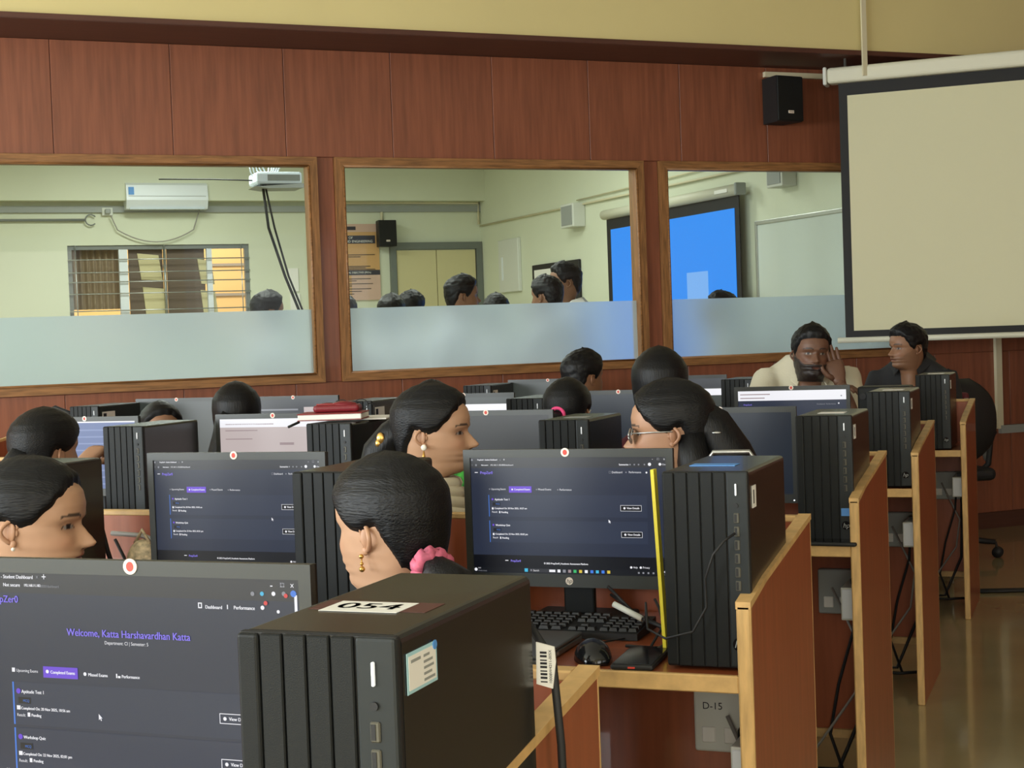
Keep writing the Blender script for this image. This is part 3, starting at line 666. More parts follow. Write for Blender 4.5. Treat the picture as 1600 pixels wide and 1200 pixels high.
    s.rect(0, V(500), 1, V(552), 'scr_dark'); s.fit(U(245), U(286), V(524), 'PrepZer0', 'scr_purple', True); s.rect(U(222), V(521), U(235), V(524), 'scr_white', 2)
    s.fit(U(384), U(565), V(532), '\u00a9 2025 PrepZer0 | Academic Assessment Platform', 'scr_white', True); s.fit(U(747), U(764), V(541), 'Help', 'scr_white'); s.fit(U(785), U(812), V(541), 'Privacy', 'scr_white'); s.dot(U(739), V(541), 0.01, 'scr_white'); s.dot(U(777), V(541), 0.01, 'scr_white')
    s.rect(0, V(552), 1, 1, 'scr_taskbar'); 
    for i, (x, mm) in enumerate(((445, 'scr_white'), (467, 'scr_grey'), (489, 'scr_pinkline'), (511, 'scr_green'), (534, 'scr_yellow'), (557, 'scr_white'), (580, 'scr_blue'), (602, 'scr_cyan'), (625, 'scr_blue'), (648, 'scr_yellow'))):
        s.rect(U(x-6), V(556), U(x+6), V(568), mm, 2)
    s.rect(U(302), V(554), U(316), V(568), 'scr_cyan', 2); s.rect(U(322), V(554), U(436), V(569), 'scr_bar', 2); s.fit(U(338), U(362), V(562), 'Search', 'scr_white'); s.dot(U(330), V(561), 0.008, 'scr_grey'); s.rect(U(405), V(557), U(430), V(567), 'scr_white', 3)
    s.fit(U(106), U(117), V(556), '26\u00b0C', 'scr_white'); s.fit(U(106), U(142), V(567), 'Mostly cloudy', 'scr_grey'); s.dot(U(96), V(562), 0.014, 'scr_white')
    for x in (768, 786, 806, 826): s.rect(U(x-3), V(559), U(x+4), V(566), 'scr_grey', 2)
    s.fit(U(862), U(884), V(557), '14:58', 'scr_white'); s.fit(U(854), U(884), V(567), '22-11-2025', 'scr_white')
    cursor(s, U(655), V(348))
def cursor(s, u, v):
    x, z = s.P(u, v); k = 0.0045; y = -0.0015
    s.g.setdefault('scr_white', MB()).add([(x, y, z), (x, y, z-1.5*k), (x+0.35*k, y, z-1.15*k), (x+0.62*k, y, z-1.7*k), (x+0.85*k, y, z-1.58*k), (x+0.6*k, y, z-1.05*k), (x+1.05*k, y, z-1.05*k)], [(0, 1, 2, 5, 6), (2, 3, 4, 5)])
def dash_big(s):
    def q(x, y): return ((x+47)/505.0, (y-893-0.026*x)/(311+0.0546*x))
    def T_(x, y, t, size, m, al='LEFT', bold=False): u, v = q(x, y); s.text(u, v, t, size, m, al, bold=bold)
    def F_(x0, x1, y, t, m, bold=False): u, v = q(x0, y); s.fit(u, q(x1, y)[0], v, t, m, bold)
    s.rect(0, 0, 1, 0.10, 'scr_bar')
    F_(-38, 42, 899, 'PrepZer0 - Student Dashboard', 'scr_white', True); T_(48, 900, 'x', 0.028, 'scr_grey'); T_(57, 901, '+', 0.05, 'scr_white')
    F_(-8, 20, 912, 'Not secure', 'scr_white', True); F_(27, 54, 913, '192.168.11.182', 'scr_white', True); F_(55, 85, 914.5, ':8000/dashboard', 'scr_grey')
    T_(414, 913, '-', 0.05, 'scr_white'); u, v = q(432, 913); s.line(u-0.006, v-0.010, u+0.006, v+0.010, 'scr_white', 0.003); T_(444, 913, 'x', 0.036, 'scr_white')
    for x, mm in ((388, 'scr_grey'), (402, 'scr_cyan'), (419, 'scr_white'), (434, 'scr_grey'), (448, 'scr_blue')):
        u, v = q(x, 926); s.dot(u, v, 0.010 if x != 448 else 0.015, mm)
    u, v = q(437, 929); s.dot(u, v, 0.01, 'scr_red', 4)
    F_(-32, 15, 933, 'PrepZer0', 'scr_purple', True)
    u, v = q(310, 944); s.line(u-0.010, v-0.014, u+0.002, v+0.012, 'scr_white', 0.003); F_(316, 341, 946, 'Dashboard', 'scr_white', True); F_(359, 390, 947, 'Performance', 'scr_white', True)
    u, v = q(353, 946); s.rect(u-0.008, v-0.010, u-0.005, v+0.010, 'scr_white', 2); s.rect(u-0.008, v+0.010, u+0.008, v+0.010, 'scr_white', 2)
    u, v = q(402, 947); s.dot(u, v, 0.010, 'scr_white'); u, v = q(407, 940); s.dot(u, v, 0.010, 'scr_red', 4); u, v = q(425, 953); s.dot(u, v, 0.008, 'scr_white')
    u, v = q(451, 945); s.rect(u-0.004, v-0.05, u+0.004, v+0.05, 'scr_white', 2)
    F_(95, 291, 984, 'Welcome, Katta Harshavardhan Katta', 'scr_purple', True); F_(156, 225, 1000, 'Department: CI | Semester: 5', 'scr_white')
    F_(8, 44, 1041, 'Upcoming Exams', 'scr_white'); u, v = q(3, 1040); s.rect(u-0.005, v-0.010, u+0.005, v+0.010, 'scr_white', 2)
    u0, v0 = q(53, 1035); u1, v1 = q(110, 1055); s.rect(u0, v0, u1, v1, 'scr_violet', 2); F_(65, 105, 1044, 'Completed Exams', 'scr_white', True); u, v = q(60, 1043); s.dot(u, v, 0.009, 'scr_white')
    F_(127, 158, 1048, 'Missed Exams', 'scr_white', True); u, v = q(122, 1047); s.dot(u, v, 0.009, 'scr_white'); F_(181, 209, 1051, 'Performance', 'scr_white', True); u, v = q(175, 1050); s.rect(u-0.006, v-0.01, u-0.002, v+0.010, 'scr_white', 2); s.rect(u+0.0, v+0.0, u+0.008, v+0.010, 'scr_white', 2)
    for (y0, ttl, dt) in ((1072, 'Aptitude Test 1', '20 Nov 2025, 10:56 am'), (1141, 'Workshop Quiz', '22 Nov 2025, 02:01 pm')):
        u0, v0 = q(0, y0-14); u1, v1 = q(0, y0+50); s.rect(u0+0.0, v0, 0.985, v1, 'scr_card'); s.rect(u0, v0, u0+0.005, v1, 'scr_blue', 2)
        F_(15, 52, y0+1, ttl, 'scr_white', True); u, v = q(10, y0); s.dot(u, v, 0.013, 'scr_violet')
        u0, v0 = q(9, y0+9); u1, v1 = q(30, y0+20); s.rect(u0, v0, u1, v1, 'scr_dark', 2); F_(17, 27, y0+15, 'MCQ', 'scr_blue')
        F_(13, 94, y0+26, 'Completed On: '+dt, 'scr_white', True); u, v = q(9, y0+25); s.rect(u-0.006, v-0.010, u+0.006, v+0.010, 'scr_white', 2)
        F_(6, 20, y0+36, 'Result:', 'scr_white'); F_(30, 46, y0+37, 'Pending', 'scr_white', True); u, v = q(26, y0+36); s.rect(u-0.005, v-0.010, u+0.004, v+0.010, 'scr_white', 2)
        ub, vb = q(331, y0+34); uc, vc = q(384, y0+53); s.line(ub, vb, uc, vc, 'scr_white', 0.002, 3); F_(345, 375, y0+43, 'View Details', 'scr_white', True); u, v = q(339, y0+42.5); s.dot(u, v, 0.009, 'scr_white')
    F_(-16, 18, 1191, 'Uncompleted', 'scr_white', True)
    cursor(s, *q(142, 1107))
def pink_page(s):
    s.rect(0, 0, 1, 0.12, 'scr_white')
    for v, u1 in ((0.07, 0.5), (0.16, 0.35), (0.28, 0.3)): s.rect(0.05, v, u1, v+0.012, 'scr_pinkline')
    s.rect(0.55, 0.34, 0.68, 0.375, 'scr_pinkline'); s.rect(0.82, 0.27, 0.9, 0.29, 'scr_pinkline')
    for i in range(9): s.rect(0.28+0.075*i, 0.74, 0.31+0.075*i+0.01*(i % 3), 0.79, 'scr_pinkline'); 
    s.rect(0.28, 0.81, 0.95, 0.815, 'scr_pinkline'); s.rect(0, 0.55, 0.01, 0.58, 'scr_dark')
def sky_page(s):
    for i in range(9): s.rect(0, 0.12+i*0.1, 1, 0.14+i*0.1, 'scr_skyline')
    s.rect(0, 0, 1, 0.02, 'scr_white')
def bar_page(s):
    s.rect(0, 0, 1, 0.16, 'scr_white'); s.rect(0, 0.16, 1, 1, 'scr_navy')
    for u0, u1, v in ((0.02, 0.3, 0.05), (0.02, 0.25, 0.11)): s.rect(u0, v, u1, v+0.015, 'scr_pinkline', 2)
    s.dot(0.955, 0.10, 0.012, 'scr_grey'); s.text(0.05, 0.225, 'PrepZer0', 0.035, 'scr_purple'); s.text(0.73, 0.23, 'Dashboard  Performance', 0.03, 'scr_grey'); s.dot(0.93, 0.22, 0.012, 'scr_white')
    s.text(0.75, 0.45, 'e, M. Aishwarya', 0.06, 'scr_purple', 'CENTER', bold=True); s.rect(0.52, 0.49, 0.62, 0.51, 'scr_grey', 2)
def white_band(s):
    s.rect(0, 0.0, 1, 0.26, 'scr_bar'); s.rect(0, 0.27, 1, 0.37, 'scr_white'); s.rect(0.62, 0.14, 0.80, 0.24, 'scr_pink', 2); s.rect(0.05, 0.17, 0.55, 0.20, 'scr_grey', 2)
def orange_band(s):
    s.rect(0, 0.0, 1, 0.2, 'scr_bar'); s.rect(0, 0.22, 1, 0.36, 'scr_white'); s.rect(0.25, 0.42, 0.62, 0.6, 'scr_orange', 2); s.rect(0.25, 0.70, 0.62, 0.9, 'scr_orange', 2)
def band2(s):
    s.rect(0, 0.0, 1, 0.08, 'scr_offgrey'); s.rect(0.02, 0.12, 0.98, 0.42, 'scr_white'); s.rect(0.05, 0.22, 0.5, 0.26, 'scr_pinkline', 2)
MON = {}
MON['A'] = monitor('large near monitor with a Welcome dashboard page, beside tower 054', -0.966, 1.372, 0.0, 'scr_navy', fn=dash_big)
MON['B1'] = monitor('monitor above the keyboard showing a dark exam dashboard and task bar', -0.976, 2.82, 0.0, 'scr_navy', fn=lambda s: dash_small(s, '20 Nov 2025, 10:27 am', '22 Nov 2025, 02:02 pm'))
MON['B2'] = monitor('monitor with dark exam dashboard between the left girl and the scrunchie girl', -1.705, 2.80, 0.0, 'scr_navy', fn=lambda s: dash_small(s, '20 Nov 2025, 10:45 am', '22 Nov 2025, 02:01 pm'))
MON['C1'] = monitor('blank dark blue monitor right of the girl with glasses', -1.008, 4.26, 0.0, 'scr_offblue')
MON['C2'] = monitor('blank black monitor right of the woman in profile', -1.745, 4.32, 0.0, 'scr_off')
MON['C3'] = monitor('monitor with a pale pink page, beside the tower with the notebook', -2.505, 4.36, 0.0, 'scr_pink', fn=pink_page)
MON['C4'] = monitor('monitor with a plain blue page at the pointing hand', -3.235, 4.36, 0.0, 'scr_sky', fn=sky_page)
MON['D1'] = monitor('monitor with a white bar over a navy page, below the bearded man', -1.075, 5.69, 0.0, 'scr_navy', fn=bar_page)
MON['D2'] = monitor('blank dark blue monitor beside the long-haired head in the middle', -1.735, 5.66, 0.0, 'scr_offblue')
MON['D3'] = monitor('monitor with a white band just right of the profile woman\'s forehead', -2.38, 5.66, 0.0, 'scr_offgrey', fn=band2)
MON['D4'] = monitor('monitor with a thin white band behind the red notebook', -3.23, 5.80, 0.0, 'scr_offgrey', fn=white_band)
MON['D5'] = monitor('blank grey monitor behind the head showing a forehead', -3.84, 5.84, 0.0, 'scr_offgrey')
MON['E2'] = monitor('monitor with orange bars left of the bearded man', -1.90, 7.28, 0.0, 'scr_offgrey', fn=orange_band)
MON['E3'] = monitor('blank grey monitor in front of the man with the cream shirt', -2.60, 7.28, 0.0, 'scr_offgrey')

# ================================================================== THINGS ON AND UNDER THE DESKS
# keyboard on the second row
kb = thing('keyboard', 'black full-size keyboard in front of the right dashboard monitor', 'keyboard', (-1.022, 2.762, DZ+0.001), 0.0)
MB().prism([(-0.065, 0.0), (0.065, 0.0), (0.065, 0.022), (-0.065, 0.012)], 'x', -0.215, 0.215).build('base', 'dark_rubber', kb)
key_me = MB().add([(-0.0082, -0.0082, 0), (0.0082, -0.0082, 0), (0.0082, 0.0082, 0), (-0.0082, 0.0082, 0), (-0.0062, -0.0062, 0.006), (0.0062, -0.0062, 0.006), (0.0062, 0.0066, 0.006), (-0.0062, 0.0066, 0.006)],
          [(0, 3, 2, 1), (4, 5, 6, 7), (0, 1, 5, 4), (1, 2, 6, 5), (2, 3, 7, 6), (3, 0, 4, 7)]).mesh('key'); key_me.materials.append(M['key_black'])
def key(x, y, sx=1.0):
    k_ = bpy.data.objects.new('key', key_me); C.objects.link(k_); k_.parent = kb; k_.location = (x, y, 0.0175+y*0.077); k_.scale = (sx, 1, 1)
for r_ in range(6):
    y = 0.052-0.019*r_ - (0.003 if r_ else 0)
    if r_ < 5:
        for i in range(15):
            if r_ == 0 and i in (1, 6): continue
            key(-0.2+0.0185*i, y)
    else:
        for (x, sx) in ((-0.198, 1.2), (-0.174, 1.2), (-0.150, 1.2), (-0.087, 5.2), (-0.020, 1.2), (0.004, 1.2), (0.028, 1.2), (0.053, 1.2)): key(x, y, sx)
    for i in range(3):
        if r_ in (0, 1, 2) or (r_ == 4 and i == 1) or r_ == 5: key(0.085+0.0185*i, y)
    for i in range(4):
        if r_: key(0.147+0.0185*i, y)
m_ = thing('computer_mouse', 'black mouse on the desk beside the lying phone', 'mouse', (-0.838, 2.53, DZ+0.001), 0.45)
b = MB()
rings = []
for i in range(13):
    t = i/12; y = -0.055+0.11*t; w_ = 0.033*math.sin(PI*(0.08+0.84*t))**0.45; h_ = 0.034*math.sin(PI*(0.06+0.85*t**0.85))**0.7+0.004
    rings.append([Vector((w_*math.cos(a), y, max(0.0, h_*math.sin(a))) if math.sin(a) > 0 else (w_*math.cos(a), y, 0.0)) for a in [2*PI*k/20 for k in range(20)]])
b.loft(rings); b.build('shell', 'black_gloss', m_)
MB().tube([(0, 0.028, 0.026), (0, 0.045, 0.0235)], 0.0045, 8).build('wheel', 'dark_rubber', m_)
MB().tube([(0, 0.055, 0.008), (0.03, 0.12, 0.004), (0.10, 0.16, 0.004), (0.13, 0.20, 0.03), (0.12, 0.28, 0.02)], 0.0017, 6).build('cord', 'dark_rubber', m_)
def phone(label, x, y, rot, m='black_gloss'):
    p = thing('mobile_phone', label, 'phone', (x, y, DZ+0.001), rot, 'phones lying on the desks')
    MB().rbox(-0.037, 0.037, -0.078, 0.078, 0, 0.010, 0.004).build('case', 'dark_rubber', p); MB().rbox(-0.034, 0.034, -0.075, 0.075, 0.0098, 0.0106, 0.0004, 1).build('screen_glass', m, p)
    MB().box(-0.006, 0.006, -0.0788, -0.078, 0.0035, 0.0065).build('charging_port', 'sticker_red', p); return p
phone('black phone lying between the mouse and the tower', -0.752, 2.535, 0.06)
phone('small phone on the right end of the third desk row', -0.668, 3.985, 1.5)
lp = thing('laptop', 'closed dark grey laptop beside the mouse, half behind the near tower', 'laptop', (-1.025, 2.55, DZ+0.001), 0.0)
MB().rbox(-0.18, 0.12, -0.10, 0.125, 0, 0.012, 0.003).build('base', 'laptop_grey', lp); MB().rbox(-0.18, 0.12, -0.10, 0.125, 0.0125, 0.019, 0.003).build('lid', 'laptop_grey', lp)
for y in (-0.05, -0.02): MB().box(0.1195, 0.1206, y, y+0.01, 0.004, 0.009).build('side_port', 'steel', lp)
yc = thing('yellow_folder', 'thin bright yellow folder standing on edge against the tower', 'folder', (-0.728, 2.60, DZ+0.001), (0, -0.04, 0))
MB().box(-0.003, 0.003, 0.0, 0.02, 0.0, 0.325).build('cover', 'yellow_card', yc)
MB().box(-0.004, -0.0031, 0.004, 0.018, 0.004, 0.315).build('inner_sheet', 'paper', yc)
# cables on the second row
tag(MB().tube([(-0.568, 2.478, 0.972), (-0.583, 2.46, 0.962), (-0.60, 2.452, 0.94), (-0.615, 2.455, 0.90), (-0.618, 2.47, 0.85), (-0.64, 2.46, 0.81), (-0.69, 2.47, 0.795), (-0.735, 2.52, 0.80), (-0.76, 2.60, 0.83), (-0.79, 2.70, 0.78)], 0.0021, 6).build('usb_cable', 'dark_rubber'), 'thin black cable plugged into the front of the blue-striped tower', 'cable')
uc = thing('adapter_cable', 'short white-bodied connector cable below the dashboard monitor', 'cable', (-0.80, 2.73, DZ), 0)
MB().tube([(-0.06, 0, 0.062), (0.0, -0.02, 0.04)], 0.006, 8).build('connector', 'white_plastic', uc); MB().tube([(0.0, -0.02, 0.04), (0.05, -0.05, 0.03), (0.09, -0.03, 0.02), (0.06, 0.02, 0.01)], 0.003, 6).build('cord', 'dark_rubber', uc)
for j, pts in enumerate(([(-0.88, 2.76, 0.83), (-0.83, 2.74, 0.79), (-0.77, 2.73, 0.76), (-0.735, 2.66, 0.748), (-0.74, 2.60, 0.75)], [(-0.80, 2.80, 0.80), (-0.77, 2.72, 0.80), (-0.745, 2.66, 0.78), (-0.76, 2.62, 0.747), (-0.80, 2.60, 0.752)], [(-0.90, 2.84, 0.80), (-0.83, 2.78, 0.775), (-0.76, 2.76, 0.75), (-0.73, 2.70, 0.745)])):
    tag(MB().tube(pts, 0.0028, 6).build('black_cable', 'dark_rubber'), ('black cable loop just right of the keyboard', 'black cable from monitor to tower above the keyboard corner', 'lowest black cable lying behind the keyboard')[j], 'cable')
# tag on the near tower's cable
ct = thing('tagged_cable', 'black power cable with a white barcode tag behind tower 054', 'cable', (-0.522, 1.435, 0.0), 0)
MB().tube([(-0.02, 0.0, 1.02), (0.004, 0.0, 0.985), (0.01, 0.0, 0.90), (0.008, 0.01, 0.80), (-0.01, 0.04, 0.60)], 0.0045, 8).build('cord', 'dark_rubber', ct)
tg = MB().prism([(-0.011, 0.962), (0.006, 0.958), (0.010, 0.985), (0.009, 1.000), (-0.010, 1.004)], 'y', -0.0085, -0.0065).build('tag', 'paper', ct)
bb = MB()
for k_ in range(9): bb.box(-0.006, 0.001, -0.0092, -0.0087, 0.964+0.0036*k_, 0.964+0.0036*k_+(0.0021 if k_ % 3 else 0.0012))
bb.build('barcode', 'ink', tg); v, f = text_geo('10008W4211-005X', 0.0042, 'LEFT'); MB().add([(0.0048-p[1], -0.009, 0.963+p[0]) for p in v], f).build('tag_code', 'ink', tg)
# notebook pile on tower C3
zt = DZ+CH+0.0025
a = tag(MB().box(-0.11, 0.10, -0.02, 0.17, 0, 0.004).build('loose_papers', 'paper', None, (-2.10, 4.14, zt), 0.25), 'loose white sheets under the red notebook on the tower', 'papers')
a = thing('notebook', 'thick red-covered notebook lying on the papers on the tower', 'notebook', (-2.155, 4.10, zt+0.005), 0.3)
MB().rbox(-0.09, 0.10, -0.07, 0.07, 0.002, 0.018, 0.002, 1).build('pages', 'paper', a); MB().rbox(-0.092, 0.102, -0.072, 0.072, 0.018, 0.021, 0.001, 1).build('cover', 'red_book', a); MB().rbox(-0.092, 0.102, -0.072, 0.072, 0.0, 0.002, 0.001, 1).build('back_cover', 'red_book', a)
a = thing('pouch', 'dark red sequined pouch on the red notebook', 'pouch', (-2.14, 4.11, zt+0.0265), 0.3)
MB().rbox(-0.07, 0.07, -0.035, 0.035, 0.0, 0.022, 0.010, 3).ball((0.02, 0, 0.02), 0.04, 0.03, 0.012).ball((-0.03, 0.005, 0.018), 0.035, 0.025, 0.010).build('body', 'red_case', a); MB().tube([(-0.06, -0.02, 0.024), (0.06, -0.02, 0.024)], 0.002, 6).build('zip', 'red_book', a)
tag(MB().tube([(-2.26, 4.02, zt-0.012), (-2.245, 4.06, zt+0.0)], 0.004, 6).build('pen', 'dark_rubber'), 'dark pen tip sticking out from under the notebook', 'pen')
a = thing('eyeglasses', 'thin dark pair of glasses lying behind the pouch', 'glasses', (-2.125, 4.17, zt+0.028), 0.3)
for x in (-0.03, 0.03): MB().tube([(x+0.022*math.cos(t), 0.0, 0.016*math.sin(t)+0.016) for t in [i*2*PI/14 for i in range(15)]], 0.0015, 5).build('rim', 'dark_rubber', a)
MB().tube([(-0.052, 0, 0.018), (-0.055, 0.06, 0.016), (-0.055, 0.1, 0.005)], 0.0015, 5).build('temple', 'dark_rubber', a); MB().tube([(0.052, 0, 0.018), (0.055, 0.06, 0.016), (0.055, 0.1, 0.005)], 0.0015, 5).build('temple', 'dark_rubber', a)
# dark box with round knob behind tower D1
a = thing('desk_speaker', 'dark box with a round knob behind the fourth-row right tower', 'speaker', (-0.75, 5.72, DZ+0.001), 0)
MB().rbox(-0.088, 0.1, 0.0, 0.12, 0, 0.335, 0.006).build('cabinet', 'black_plastic', a); MB().disc((-0.068, -0.003, 0.30), 0.012, 'y', 0.006, 18).build('knob', 'dark_rubber', a)
# cloth bag, cables behind the left monitors
a = thing('cloth_bag', 'small floral cloth bag behind the left dashboard monitor', 'bag', (-1.985, 2.86, DZ+0.001), 0)
MB().ball((0, 0, 0.075), 0.045, 0.03, 0.075).build('body', 'floral_cloth', a); MB().tube([(-0.02, 0, 0.14), (0, 0, 0.17), (0.02, 0, 0.14)], 0.004, 6).build('handle', 'floral_cloth', a)
tag(MB().tube([(-2.14, 2.88, 0.98), (-2.10, 2.86, 0.95), (-2.085, 2.87, 0.86), (-2.08, 2.9, 0.78), (-2.07, 2.94, 0.745)], 0.006, 6).build('black_power_cable', 'dark_rubber'), 'thick black cord down the desk back behind the left girl', 'cable')
tag(MB().tube([(-2.13, 2.95, 0.89), (-2.05, 2.955, 0.885), (-1.97, 2.95, 0.86), (-1.90, 2.95, 0.82)], 0.006, 6).build('grey_cord', 'cable_grey'), 'pale grey cord arching across the orange desk back', 'cable')
tag(MB().tube([(-2.10, 2.92, 0.88), (-2.07, 2.91, 0.84), (-2.06, 2.9, 0.79), (-2.08, 2.88, 0.748)], 0.004, 6).build('thin_cord', 'dark_rubber'), 'thin black cord looping beside the thick cord behind the left girl', 'cable')
# black bag on desk D left
a = thing('hand_bag', 'black bag with a curved handle beside the left wall tower', 'bag', (-4.31, 5.60, DZ+0.001), 0.3)
MB().rbox(-0.11, 0.11, -0.05, 0.05, 0, 0.26, 0.03).build('body', 'dark_rubber', a); MB().tube([(-0.07, 0, 0.25), (-0.06, 0, 0.30), (0, 0, 0.325), (0.06, 0, 0.30), (0.07, 0, 0.25)], 0.010, 8).build('handle', 'dark_rubber', a)
# under the desks: socket boards, white boxes, cables
UB = [('B', -0.60, 2.99, 0.60, 'white socket board marked D-15 under the second row', 'white cable box below the board marked D-15'),
      ('C', -0.64, 4.50, 0.60, 'socket board under the right end of the third row', 'white cable box under the right end of the third row'),
      ('D', -0.64, 5.88, 0.60, 'socket board under the right end of the fourth row', 'white cable box under the right end of the fourth row'),
      ('E', -0.61, 7.47, 0.60, 'socket board under the right end of the farthest row', 'white cable box under the right end of the farthest row')]
for (rw_, x, y, z, l1, l2) in UB:
    fy = ROW[rw_]+0.57-0.024
    s = thing('socket_board', l1, 'socket board', (x-(0.10 if rw_ == 'B' else 0.07), fy-0.001, 0.468), 0, 'socket boards under the desks')
    MB().rbox(-0.075, 0.075, -0.03, 0, 0, 0.13, 0.005).build('plate', 'grey_plastic' if rw_ != 'B' else 'white_plastic', s)
    for (dx, dz) in ((-0.045, 0.035), (0.0, 0.035), (0.04, 0.035)): MB().rbox(dx-0.014, dx+0.014, -0.033, -0.029, dz-0.016, dz+0.016, 0.002, 1).build('socket', 'paper', s)
    if rw_ == 'B': lettering(s, 'D-15', -0.036, 0.092, 0.02, 'ink', -0.0312, 'CENTER', 'marking')
    MB().rbox(0.022, 0.052, -0.075, -0.031, 0.03, 0.062, 0.006).build('plug', 'dark_rubber', s)
    MB().tube([(0.035, -0.07, 0.03), (0.03, -0.075, -0.04), (-0.02, -0.05, -0.2), (-0.05, -0.04, -0.35), (0.0, -0.06, -0.49)], 0.005, 6).build('cord', 'dark_rubber', s)
    c_ = thing('cable_box', l2, 'box', ({'B': -0.5645, 'C': -0.6095, 'D': -0.6095, 'E': -0.5795}[rw_]-0.026, ROW[rw_]+0.15, 0.495 if rw_ == 'B' else 0.52), 0, 'white cable boxes under the desks')
    MB().rbox(-0.026, 0.025, 0.0, 0.20, 0, 0.088, 0.003).build('casing', 'white_plastic', c_); MB().rbox(-0.023, 0.022, -0.003, 0.0, 0.005, 0.083, 0.002, 1).build('lid', 'ac_white', c_)
    MB().box(-0.01, 0.01, 0.06, 0.09, 0.088, 0.10).build('cable_gland', 'dark_rubber', c_)
    tag(MB().tube([(x-0.10, fy-0.06, 0.55), (x-0.02, fy-0.08, 0.38), (x-0.04, fy-0.07, 0.25), (x-0.13, fy-0.05, 0.12), (x-0.2, fy-0.06, 0.02)], 0.004, 6).build('data_cable', 'cable_grey'), 'grey cable drooping under the %s desk row' % {'B': 'second', 'C': 'third', 'D': 'fourth', 'E': 'farthest'}[rw_], 'cable')
    tag(MB().tube([(x+0.0, fy-0.09, 0.015), (x-0.08, fy-0.12, 0.012), (x-0.18, fy-0.10, 0.012), (x-0.22, fy-0.04, 0.012), (x-0.1, fy-0.03, 0.013), (x-0.02, fy-0.05, 0.2), (x-0.01, fy-0.06, 0.5)], 0.006, 6).build('floor_cable', 'dark_rubber'), 'black cable coiled on the floor under the %s desk row' % {'B': 'second', 'C': 'third', 'D': 'fourth', 'E': 'farthest'}[rw_], 'cable')
tag(MB().tube([(-0.62, 7.62, 0.009), (-0.40, 7.68, 0.009), (0.1, 7.88, 0.009), (0.6, 8.08, 0.009), (1.3, 8.3, 0.009)], 0.009, 6).build('floor_cable', 'dark_rubber'), 'black cable lying across the open floor on the right', 'cable')
tag(MB().tube([(-0.62, 7.58, 0.009), (-0.40, 7.65, 0.009), (0.1, 7.83, 0.009), (0.6, 8.04, 0.009), (1.3, 8.22, 0.009)], 0.008, 6).build('floor_cable', 'dark_rubber'), 'second black cable beside the one across the open floor', 'cable')

# ================================================================== CHAIRS
def office_chair(label, x, y, rot):
    t = thing('office_chair', label, 'chair', (x, y, 0), rot)
    def bk(zc, w_, h_, n=12):
        rings = []
        for i in range(n+1):
            t_ = i/n; z = zc-h_/2+h_*t_; hw = w_/2*(1-abs(2*t_-1)**3.2*0.55); cv = 0.05*math.sin(t_*PI)
            rings.append([Vector((-0.22-cv+0.02*math.sin(a)*1.0+0.06*(abs(math.cos(a))**2)*0.6, hw*math.cos(a), z)) for a in [2*PI*k/20 for k in range(20)]])
        return MB().loft(rings)
    bk(0.76, 0.46, 0.46).build('backrest', 'chair_black', t)
    MB().rbox(-0.23, 0.24, -0.23, 0.23, 0.43, 0.50, 0.03, 3).build('seat', 'chair_black', t)
    MB().tube([(-0.24, 0, 0.62), (-0.27, 0, 0.5), (-0.2, 0, 0.42), (0, 0, 0.41)], 0.022, 8).build('back_spine', 'dark_rubber', t)
    MB().tube([(0, 0, 0.08), (0, 0, 0.43)], 0.028, 12).build('gas_column', 'dark_rubber', t)
    for s in (-1, 1): MB().tube([(0.0, 0.24*s, 0.46), (0.0, 0.29*s, 0.5), (-0.04, 0.29*s, 0.66), (-0.08, 0.29*s, 0.68), (0.16, 0.29*s, 0.69)], 0.017, 8).build('armrest', 'dark_rubber', t)
    for k_ in range(5):
        a = 2*PI*k_/5+0.35; dx, dy = math.cos(a), math.sin(a)
        lg = MB().tube([(0.02*dx, 0.02*dy, 0.11), (0.29*dx, 0.29*dy, 0.085)], [0.022, 0.014], 8).build('base_leg', 'dark_rubber', t)
        c_ = MB()
        for o_ in (-0.014, 0.014):
            c_.tube([(0.30*dx-dy*(o_-0.007), 0.30*dy+dx*(o_-0.007), 0.031), (0.30*dx-dy*(o_+0.007), 0.30*dy+dx*(o_+0.007), 0.031)], 0.03, 14)
        c_.tube([(0.29*dx, 0.29*dy, 0.09), (0.30*dx, 0.30*dy, 0.031)], 0.007, 6); c_.build('castor', 'dark_rubber', lg)
    return t
oc = office_chair('black office chair on castors at the right end of the rows', -0.85, 8.78, rad(120))
MB().ball((0.02, -0.29, 0.60), 0.05, 0.02, 0.09).build('plastic_wrap', 'grey_plastic', oc)
def make_seat():
    t = thing('visitor_chair', 'chair', 'chair')
    MB().rbox(-0.21, 0.22, -0.21, 0.21, 0.40, 0.445, 0.02, 2).build('seat', 'chair_maroon', t)
    MB().rbox(-0.27, -0.235, -0.20, 0.20, 0.55, 0.93, 0.016, 2).build('backrest', 'chair_maroon', t)
    for s in (-1, 1):
        MB().tube([(0.19, 0.19*s, 0.0), (0.19, 0.19*s, 0.40)], 0.011, 8).build('leg', 'steel', t)
        MB().tube([(-0.22, 0.19*s, 0.0), (-0.22, 0.19*s, 0.42), (-0.232, 0.19*s, 0.5), (-0.236, 0.19*s, 0.9)], 0.011, 8).build('leg', 'steel', t)
    return t
seat0 = make_seat(); sused = [False]
def seat(label, x, y, rot):
    t = copy_tree(seat0)
    t.location = (x, y, 0); t.rotation_euler = (0, 0, rot); return tag(t, label, 'chair', 'maroon chairs at the desks')

